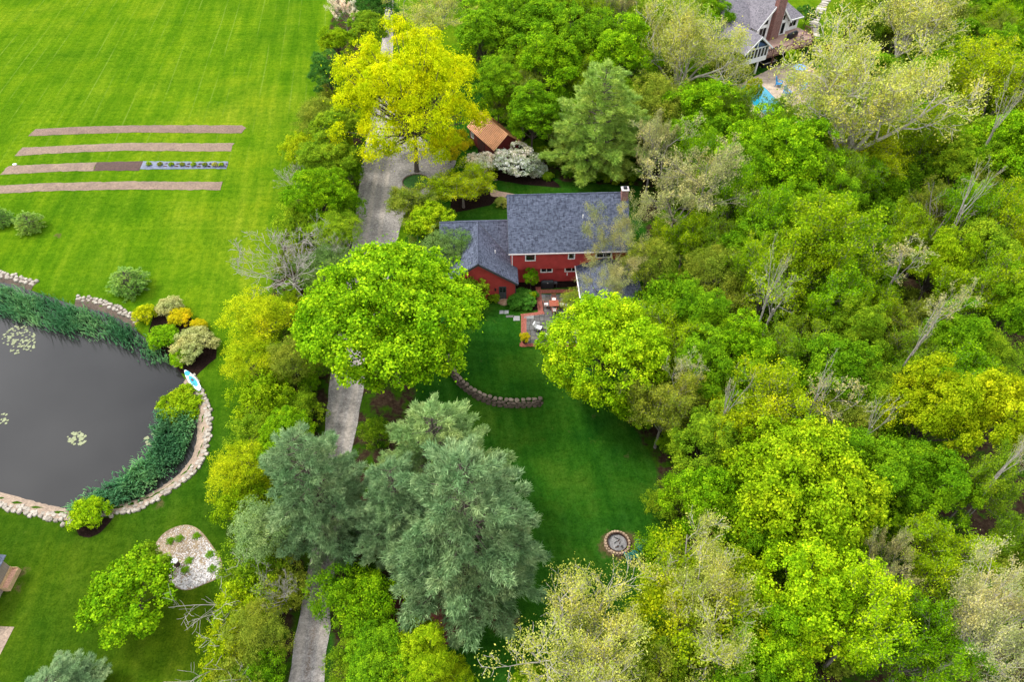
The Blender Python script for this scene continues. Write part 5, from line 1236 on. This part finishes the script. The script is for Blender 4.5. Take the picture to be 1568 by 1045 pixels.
# hot tub in the shade under the deck
a, b_ = nw(2.6, 1.9); ht = thing('hot_tub', 'dark hot tub with a pale rim in the shade under the deck', 'hot tub', (a, b_, 0), psi)
MB().box(-1.6, 1.6, -1., 1., 0, .85).build('tub', BLACK, ht); m = MB(); m.box(-1.65, 1.65, -1.05, -.9, .852, .93); m.box(-1.65, 1.65, .9, 1.05, .852, .93); m.box(-1.65, -1.5, -.9, .9, .852, .93); m.box(1.5, 1.65, -.9, .9, .852, .93); m.build('rim', GUTTER, ht)

# pool, its patio and the slab steps
PATN = m_soil('pale_patio_paving', (.34, .27, .21), 1.6)
pat = smooth_poly([at(u, v) for u, v in [(1146, 122), (1168, 112), (1200, 98), (1243, 104), (1262, 128), (1250, 150), (1232, 172), (1212, 190), (1180, 196), (1140, 176), (1122, 150), (1126, 134)]], 4)
drape('pool_patio', pat, PATN, .03, 1.2)
pool = smooth_poly([at(u, v) for u, v in [(1133, 138), (1142, 130), (1155, 128), (1170, 134), (1182, 146), (1196, 160), (1209, 173), (1203, 181), (1186, 183), (1170, 175), (1152, 160), (1138, 149)]], 5)
pc = pool.mean(0); t = thing('swimming_pool', 'turquoise swimming pool partly hidden by trees behind the neighbour house', 'pool', (pc[0], pc[1], 0))
big_ = pc+(pool-pc)*1.09; n = len(pool); m = MB(); m.add([(*(p-pc), .10) for p in pool]+[(*(p-pc), .10) for p in big_]+[(*(p-pc), 0) for p in big_]+[(*(p-pc), .03) for p in pool],
    [(i, n+i, n+(i+1) % n, (i+1) % n)[::-1] for i in range(n)]+[(n+i, 2*n+i, 2*n+(i+1) % n, n+(i+1) % n)[::-1] for i in range(n)]+[(3*n+i, i, (i+1) % n, 3*n+(i+1) % n)[::-1] for i in range(n)]); m.build('coping', simple('pool_coping_stone', (.38, .30, .25), .8), t)
m = MB(); m.add([(*(p-pc), .05) for p in pool], [tuple(range(n))]); m.build('pool_water', m_water('pool_water', (.006, .20, .29), .06), t)
SLABM = m_stone('pale_step_slab', (.24, .21, .18), (.52, .48, .44))
ln = smooth_poly([at(u, v) for u, v in [(1252, 78), (1250, 62), (1249, 48), (1247, 36), (1250, 24), (1258, 12), (1265, 0), (1268, -14)]], 6, False)
st_ = thing('slab_path', 'path of broad pale stone slabs climbing past the neighbour deck', 'stone path', (ln[0][0], ln[0][1], 0))
stones(st_, [(x-ln[0][0], y-ln[0][1], .16, a) for x, y, a in along(ln, 1.25)], SLABM, 'slab', (1.1, 2.1, .3), RR, .15, 'slab')
tl = smooth_poly([at(u, v) for u, v in [(1225, 95), (1235, 102), (1243, 108), (1250, 113)]], 4, False)
st2 = thing('timber_steps', 'pale timber-edged steps between pool patio and slab path', 'steps', (tl[0][0], tl[0][1], 0))
for i, (x, y, a) in enumerate(along(tl, .9)):
    o = MB().cbox((0, 0, 0), (.22, 2.6, .16)).build('step', WOODB, st2); o.location = (x-tl[0][0], y-tl[0][1], .1+.0*i); o.rotation_euler = (0, 0, a+.5)

# ================================================================ PATIO BEHIND THE HOUSE
pat_ = thing('patio', 'flagstone patio with a red brick border between the house and the lawn', 'patio', (*at(840, 500, g), g))
pcx, pcy = at(840, 500, g)
PP = [at(u, v, g) for u, v in [(825, 451), (884, 451), (896, 480), (890, 530), (803, 528), (804, 484), (830, 481)]]
base = drape('paving_bed', PP, simple('patio_joint_sand', (.035, .032, .028), .95), .012, 1.0, None); base.parent = pat_; base.location = (-pcx, -pcy, -g)
if 'kind' in base: del base['kind']
rp_ = random.Random(4); cells = []
def split(x0, y0, x1, y1):
    w, h = x1-x0, y1-y0
    if max(w, h) < rp_.uniform(.75, 1.25) or w*h < .35: cells.append((x0, y0, x1, y1)); return
    if w > h: c = x0+w*rp_.uniform(.35, .65); split(x0, y0, c, y1); split(c, y0, x1, y1)
    else: c = y0+h*rp_.uniform(.35, .65); split(x0, y0, x1, c); split(x0, c, x1, y1)
Q = np.array(PP); split(Q[:, 0].min(), Q[:, 1].min(), Q[:, 0].max(), Q[:, 1].max()); FLM = [m_stone('flagstone_grey', (.05, .05, .05), (.12, .117, .113), 2.), m_stone('flagstone_brown', (.06, .053, .044), (.13, .12, .105), 2.), m_stone('flagstone_pale', (.15, .155, .16), (.30, .31, .32), 2.)]
for i, (x0, y0, x1, y1) in enumerate(cells):
    if sdist(np.array([[(x0+x1)/2, (y0+y1)/2]]), Q)[0][0] > -.12: continue
    j = .025; o = MB().prism([(x0+j-pcx, y0+j-pcy), (x1-j-pcx, y0+j-pcy), (x1-j-pcx, y1-j-pcy), (x0+j-pcx, y1-j-pcy)], .0, .035+rp_.uniform(0, .012)).build('flagstone', rp_.choice([FLM[0]]*4+[FLM[1]]*2+[FLM[2]]), pat_)
def brick_run(pts, rows, name='brick_border'):
    L_ = smooth_poly([at(u, v, g) for u, v in pts], 1, False); m = MB()
    for r_ in range(rows):
        for x, y, a in along(L_, .215, -.125*(r_-(rows-1)/2)):
            m.cbox((x-pcx, y-pcy, .02+rp_.uniform(-.004, .006)), (.2, .11, .06), a)
    return tag(m.build(name, BRICKP, pat_), kind='stuff')
brick_run([(824, 441), (828, 481)], 5); brick_run([(832, 479.5), (797, 484)], 4); brick_run([(802, 487), (802, 532)], 5); brick_run([(797, 528.5), (880, 530)], 4); brick_run([(824, 447), (880, 446)], 5)
# stepping slabs and boulder
for i, (u, v, w_, h_, lb) in enumerate(((768, 478.5, .5, .55, 'left of the pair of square stepping slabs by the boulder'), (775.5, 478.5, .5, .55, 'right of the pair of square stepping slabs by the boulder'), (781, 485, .95, .35, 'long grey stepping slab below the pair'), (791, 488, .75, .8, 'large square stepping slab touching the brick border'))):
    x, y = at(u, v, g); o = MB().prism([(-w_/2, -h_/2), (w_/2, -h_/2*.9), (w_/2*.95, h_/2), (-w_/2, h_/2)], -.05, .04).build('stepping_slab', FLM[2] if i != 2 else FLM[0]); o.location = (x, y, g); tag(o, lb, 'paving slab')
def boulder(u, v, s, mat, label, seed, z=None):
    r = random.Random(seed); m = MB(); k = 9; pr = [(0.92, -.3), (1.0, .0), (.9, .22), (.62, .40), (.3, .47), (.05, .48)]
    m.lathe(pr, k); m.v = [(x*(1+r.uniform(-.14, .14)), y*(1+r.uniform(-.14, .14)), z_*(1+r.uniform(-.15, .15))) for x, y, z_ in m.v]
    x, y, zz = gat(u, v); o = m.build('boulder', mat, None, True); o.location = (x, y, zz if z is None else z); o.scale = (s, s*.8, s); return tag(o, label, 'boulder')
boulder(771, 463, .72, m_stone('tan_boulder', (.14, .06, .03), (.45, .33, .22), 1.), 'tan and brown boulder below the garage door', 3)
boulder(752, 272, .35, m_stone('brown_rock', (.06, .04, .03), (.13, .10, .08)), 'brown garden rock left of the dogwood', 5); boulder(759, 276, .32, bpy.data.materials['brown_rock'], 'brown garden rock touching the dogwood', 6)
# table, chairs, loungers, pots, grill
tx, ty = at(848, 471.5, g); tb = thing('patio_table', 'square red cedar table on the patio flagstones', 'table', (tx, ty, g+.03), PHI)
for i in range(7): o = MB().box(-.56+.16*i, -.56+.16*i+.148, -.5, .5, .70, .735).build('plank', REDW, tb)
MB().box(-.5, .5, -.45, .45, .64, .70).build('apron', REDW, tb)
for a, b_ in ((-.45, -.4), (.45, -.4), (.45, .4), (-.45, .4)): MB().box(a-.04, a+.04, b_-.04, b_+.04, 0, .64).build('leg', REDW, tb)
for dx, dy, rz0, lb in ((-.95, 0, math.pi/2, 'cedar chair with white cushion at the left of the patio table'), (.95, 0, -math.pi/2, 'cedar chair with white cushion at the right of the patio table'), (0, -.95, math.pi, 'cedar chair on the lawn side of the patio table'), (0, .9, 0, 'cedar chair on the house side of the patio table')):
    side_chair(tx+dx, ty+dy, g+.03, rz0, REDW, CUSH, lb, s=1.05)
def lounger(u, v, rz, label):
    x, y = at(u, v, g); t = thing('lounge_chair', label, 'chair', (x, y, g+.03), rz)
    MB().box(-.32, .32, -.38, .36, .34, .47).build('cushion', CUSH, t); MB().cbox((0, .42, .66), (.62, .13, .66), 0, -.35).build('back_cushion', CUSH, t)
    m = MB(); m.box(-.36, .36, -.4, .4, .28, .335); m.build('frame', BLACK, t)
    for s in (-1, 1):
        MB().box(s*.38-.025, s*.38+.025, -.4, .42, .55, .59).build('armrest', BLACK, t)
        for yy in (-.36, .36): MB().box(s*.36-.02, s*.36+.02, yy-.02, yy+.02, 0, .28).build('leg', BLACK, t)
lounger(824, 506, math.radians(70), 'white cushioned lounge chair in the middle of the lower patio'); lounger(833, 519, math.radians(165), 'white cushioned lounge chair beside the maple at the patio corner')
lounger(856, 503, math.radians(-60), 'white cushioned lounge chair mostly hidden under the maple')
x, y = at(838, 442, g); grill(x, y+.2, g, PHI, 'black covered grill standing against the red house wall', 1.5)
def pot(u, v, mat, label, s=1., fl='gold'):
    x, y, zz = gat(u, v); t = thing('planter', label, 'planter', (x, y, zz+.02), 0, None, (s, s, s)); MB().lathe([(.16, 0), (.24, .34), (.27, .35), (.27, .40), (.22, .40), (.20, .33), (0.02, .33)], 14).build('pot', mat, t)
    c = link('plant', PROTO['shrub'][0][3], t, LM[fl]); c.scale = (.26, .26, .28); c.location = (0, 0, .34)
TERC = simple('brown_ceramic', (.05, .025, .02), .4)
pot(803.5, 525, TERC, 'dark pot of yellow and orange flowers at the lower patio corner', 1.5); pot(816, 458, TERC, 'pot with a leafy plant on the mulch beside the brick border', 1.1, 'lime'); pot(814, 469, simple('pale_ceramic', (.22, .16, .12), .5), 'small pale pot on the mulch beside the juniper', .7, 'pink')
# bluestone threshold / path north of the house
drape('garden_path', smooth_poly([at(u, v, .5) for u, v in [(752, 292), (765, 296), (790, 301), (800, 308), (790, 309), (768, 305), (752, 303)]], 3), m_soil('tan_path', (.33, .225, .16), 4.), .04, .6)

# ---- curved retaining wall below the upper lawn
wline = smooth_poly([at(u, v, g) for u, v in WALLPX], 6, False)
wx_, wy_ = wline[len(wline)//2]; rw = thing('retaining_wall', 'curved brown fieldstone retaining wall between the two lawns', 'stone wall', (wx_, wy_, 0))
CAPM = m_stone('fieldstone_cap', (.08, .062, .044), (.21, .165, .125))
stones(rw, [(x-wx_, y-wy_, g+.06, a) for x, y, a in along(wline, .60, .10)], CAPM, 'cap', (.58, .50, .16), RR, .10)
for k, z_ in enumerate((.62, .38, .14)):
    stones(rw, [(x-wx_, y-wy_, z_+.05, a) for x, y, a in along(wline[0:], .52+.04*k, -.14-.05*k)], FIELD, 'face', (.53, .34, .26), RR, .10)
w2 = smooth_poly([at(u, v, .4) for u, v in [(838, 604), (848, 598), (862, 598)]], 5, False); stones(rw, [(x-wx_, y-wy_, g-.05, a) for x, y, a in along(w2, .55)], CAPM, 'cap', (.6, .5, .3), RR, .15)
w3 = smooth_poly([at(u, v, .2) for u, v in [(834, 617), (842, 622), (854, 624)]], 5, False); stones(rw, [(x-wx_, y-wy_, .28, a) for x, y, a in along(w3, .6)], FIELD, 'face', (.65, .6, .3), RR, .15)
w4 = smooth_poly([at(u, v, .3) for u, v in [(905, 612), (918, 622), (930, 636), (938, 650)]], 5, False)
rw2 = thing('retaining_wall', 'dark end of the retaining wall showing below the maple', 'stone wall', (*w4[0], 0)); stones(rw2, [(x-w4[0][0], y-w4[0][1], .45, a) for x, y, a in along(w4, .55)], FIELD, 'face', (.55, .4, .55), RR, .12)

# ---- fire pit
fx, fy, fz = gat(945, 833); fp = thing('fire_pit', 'round stone fire pit full of grey ash on the lower lawn', 'fire pit', (fx, fy, fz))
BL = [stone_mesh('stone', 1, 1, 1, PITST, 900+i) for i in range(5)]
for k in range(2):
    nb2 = 24
    for i in range(nb2):
        a = 2*math.pi*(i+.5*k)/nb2; o = link('stone', rp_.choice(BL), fp); R_ = 1.10-.05*k
        o.location = (R_*math.cos(a), R_*math.sin(a), .17+.15*k+rp_.uniform(-.01, .01)); o.rotation_euler = (0, 0, a+math.pi/2+rp_.uniform(-.08, .08)); o.scale = (.27, .22*rp_.uniform(.85, 1.15), .17)
m = MB(); m.lathe([(.90, .0), (.90, .33), (.86, .33), (.86, .05)], 28); m.v = m.v; m.f = m.f[:-1]; m.build('steel_ring', STEEL, fp)
m = MB(); m.lathe([(.855, .06), (.6, .12), (.3, .16), (.05, .17)], 24); m.build('ash_bed', m_soil('grey_ash', (.17, .165, .17), 3.5), fp)
for i in range(9):
    a = rp_.uniform(0, 6.28); r_ = rp_.uniform(.1, .6); l = rp_.uniform(.08, .2); x, y = r_*math.cos(a), r_*math.sin(a); b2 = rp_.uniform(0, 3.14)
    MB().tube([(x-l*math.cos(b2), y-l*math.sin(b2), .2), (x+l*math.cos(b2), y+l*math.sin(b2), .23)], [.035, .028], 6).build('charred_log', BLACK if i % 3 else STEEL, fp)
# ---- rock bed with a standpipe
rb_c = at(288, 853); rbp = smooth_poly([at(u, v) for u, v in [(238, 838), (255, 815), (283, 805), (305, 812), (325, 836), (340, 862), (335, 884), (312, 896), (285, 905), (262, 895), (248, 868)]], 4)
drape('rock_bed_soil', rbp, m_soil('straw_and_soil', (.20, .15, .095), 5.), .02, .6)
rngk = np.random.default_rng(8); mn, mxx = rbp.min(0), rbp.max(0); K = rngk.uniform(mn, mxx, (7000, 2)); sd, _ = sdist(K, rbp); K = K[(sd < -.12) & (rngk.random(len(K)) < .4+.6*(np.sin(K[:, 0]*3+1)*np.sin(K[:, 1]*2.3) > -.55))]
hx = np.array([(1, 0, 0), (0, 1, 0), (-1, 0, 0), (0, -1, 0), (0, 0, .8)]); Vv, Ff = [], []
s_ = rngk.uniform(.05, .15, len(K)); an = rngk.uniform(0, 6.28, len(K))
for i in range(len(K)):
    c, s2 = math.cos(an[i]), math.sin(an[i]); h = hx*np.array([s_[i], s_[i]*rngk.uniform(.5, .9), s_[i]*.7]); h = np.column_stack([h[:, 0]*c-h[:, 1]*s2, h[:, 0]*s2+h[:, 1]*c, h[:, 2]])+np.array([*K[i], .03]); h[4, :2] += rngk.normal(0, s_[i]*.3, 2)
    b0 = len(Vv); Vv += [tuple(q) for q in h]; Ff += [(b0, b0+1, b0+4), (b0+1, b0+2, b0+4), (b0+2, b0+3, b0+4), (b0+3, b0, b0+4)]
m = MB(); m.add(Vv, Ff); tag(m.build('rock_bed', m_stone('grey_white_rock', (.08, .075, .072), (.72, .68, .68), 5.)), 'bed of loose grey-white rocks on the grass near the pond', 'rocks', kind='stuff')
x, y, zz = gat(272, 866); sp = thing('standpipe', 'short open standpipe with a white rim in the rock bed', 'pipe', (x, y, zz)); m = MB(); m.lathe([(.24, 0), (.24, .75), (.19, .75), (.19, .1)], 18); m.build('pipe', simple('brown_pipe', (.05, .028, .022), .6), sp); MB().lathe([(.25, .70), (.27, .72), (.27, .80), (.19, .80), (.19, .72)], 18).build('rim', WHITE, sp)
for i, (u, v) in enumerate([(262, 830), (276, 826), (302, 822), (322, 850), (290, 860), (284, 874), (325, 872)]):
    x, y = at(u, v); put('wild', x, y, .33, .22, 'green', ('upper left', 'top left', 'top middle', 'right', 'middle', 'lower middle', 'lower right', 'left', 'bottom', 'top right')[i]+' green weed among the loose rocks of the rock bed', 'weed', 'weed', 'weeds in the rock bed')
# ---- paddleboard
A0 = np.array(at(284, 569, .1)); A1 = np.array(at(307.5, 600, .1)); L_ = float(np.hypot(*(A1-A0))); an_ = math.atan2(*(A0-A1)[::-1]); mid = (A0+A1)/2
pb = thing('paddleboard', 'white and turquoise paddleboard lying on the pond edging', 'paddleboard', (mid[0], mid[1], .22), an_)
def outline(L, W, k=22):
    P = []
    for i in range(k+1):
        t = i/k; P.append((L*(t-.5), W/2*(math.sin(math.pi*min(1, t*.97+.03))**.55)*(1-.15*t)))
    return P+[(x, -y) for x, y in P[::-1][1:-1]]
MB().prism(outline(L_, .86), 0, .12).build('board', simple('white_board', (.60, .74, .78), .35, .06), pb)
MB().prism([(x-.2, y) for x, y in outline(L_*.52, .62)], .122, .135).build('deck_pad', simple('turquoise_foam', (.02, .26, .38), .6, .2), pb); MB().prism([(x+L_*.33, y) for x, y in outline(L_*.22, .55)], .122, .135).build('deck_pad', bpy.data.materials['turquoise_foam'], pb)
MB().prism(outline(L_*.13, .28), .136, .15).build('carry_handle', DARKT, pb);
# ---- shed at the left edge with a firewood box
ls = thing('siding_shed', 'grey-brown sided shed with a dark shingle roof at the left edge', 'shed', (-46.5, 24.3, 0))
GS = m_siding('taupe_siding', (.25, .205, .17), .2, True)
m = MB(); m.add([(-3, -2.8, -.1), (3.2, -2.8, -.1), (3.2, 1.6, -.1), (-3, 1.6, -.1), (-3, -2.8, 2.3), (3.2, -2.8, 2.3), (3.2, 1.6, 2.3), (-3, 1.6, 2.3), (.1, -2.8, 3.6), (.1, 1.6, 3.6)], [(0, 1, 5, 8, 4), (2, 3, 7, 9, 6), (1, 2, 6, 5), (3, 0, 4, 7), (5, 6, 9, 8), (7, 4, 8, 9)]); m.build('wall', GS, ls)
m = MB(); m.slab([(3.55, -3.1, 2.2), (3.55, 1.9, 2.2), (.1, 1.9, 3.72), (.1, -3.1, 3.72)], .1); m.slab([(-3.4, -3.1, 2.2), (-3.4, 1.9, 2.2), (.1, 1.9, 3.72), (.1, -3.1, 3.72)], .1); m.build('roof', SHING, ls)
wb = thing('firewood_box', 'open pale timber box against the shed at the left edge', 'wooden box', (-42.95, 24.95, 0))
m = MB(); m.box(-.3, -.26, -.95, .95, 0, .75); m.build('back_board', WOODB, wb); MB().box(.26, .3, -.95, .95, 0, .5).build('front_board', WOODB, wb); MB().box(-.26, .26, -.95, -.91, 0, .6).build('end_board', WOODB, wb); MB().box(-.26, .26, .91, .95, 0, .6).build('end_board', WOODB, wb)
MB().box(-.255, .255, -.9, .9, .02, .42).build('filling', simple('tan_wood_chips', (.42, .24, .16), .9, .4, 9.), wb)
drape('gravel_pad', [at(u, v) for u, v in [(-40, 958), (22, 961), (0, 1004), (-40, 1080)]], bpy.data.materials['pale_shore_gravel'], .02, .6)
x, y, zz = gat(420, 985); ubx = thing('utility_box', 'small pale green utility box in the bushes left of the drive', 'utility box', (x, y, zz)); MB().box(-.35, .35, -.25, .25, 0, .62).build('cabinet', simple('pale_green_metal', (.10, .17, .10), .5), ubx); MB().box(-.38, .38, -.28, .28, .622, .68).build('lid', bpy.data.materials['pale_green_metal'], ubx)
# ---- planted plastic mulch on the third garden strip
strip('plastic_mulch', [(220, 248), (349, 247)], [(215, 260), (347, 258)], simple('grey_blue_plastic', (.07, .085, .14), .35, .35, 2., spec=.5), .035, .06)
holes = MB()
for i, u in enumerate((229, 246, 263, 280, 297, 314, 329, 339)):
    x, y = at(u, 253.5); put('shrub', x, y, .42, .5, ('lime' if i % 2 else 'pale') if i > 5 else ('olive' if i % 2 else 'lime'), 'young leafy vegetable plant in the grey plastic strip, '+('first', 'second', 'third', 'fourth', 'fifth', 'sixth', 'seventh', 'last')[i]+' from the left', 'vegetable_plant', 'plant', 'vegetables in the plastic strip')
    for dx_, dy_ in ((-.75, .35), (.75, .3), (-.7, -.35), (.7, -.35), (0, .5)):
        a = rp_.uniform(0, 6); holes.prism([(x+dx_+.2*math.cos(k+a), y+dy_+.15*math.sin(k+a)) for k in np.linspace(0, 5.2, 6)], .10, .125)
tag(holes.build('planting_holes', DARKS), kind='structure')
x, y = at(23, 253); tag(MB().cbox((x, y, .12), (.5, .3, .18), .2).build('white_bucket', WHITE), 'small white tub at the left end of the third strip', 'tub')
# round lawn island under the yellow tree
ic = at(637, 279); drape('tree_island', [(ic[0]+1.9*math.cos(t), ic[1]+1.9*math.sin(t)) for t in np.linspace(0, 6.1, 26)], simple('island_grass', (.02, .08, .006), .9, .5, 4.), .06, .6)
m = MB()
for i in range(34): a = i/34*2*math.pi; m.cbox((1.95*math.cos(a), 1.95*math.sin(a), .08), (.32, .14, .14), a+math.pi/2)
o = m.build('island_edging', FIELD); o.location = (*ic, 0); tag(o, 'ring of dark edging around the foot of the yellow tree', 'edging')
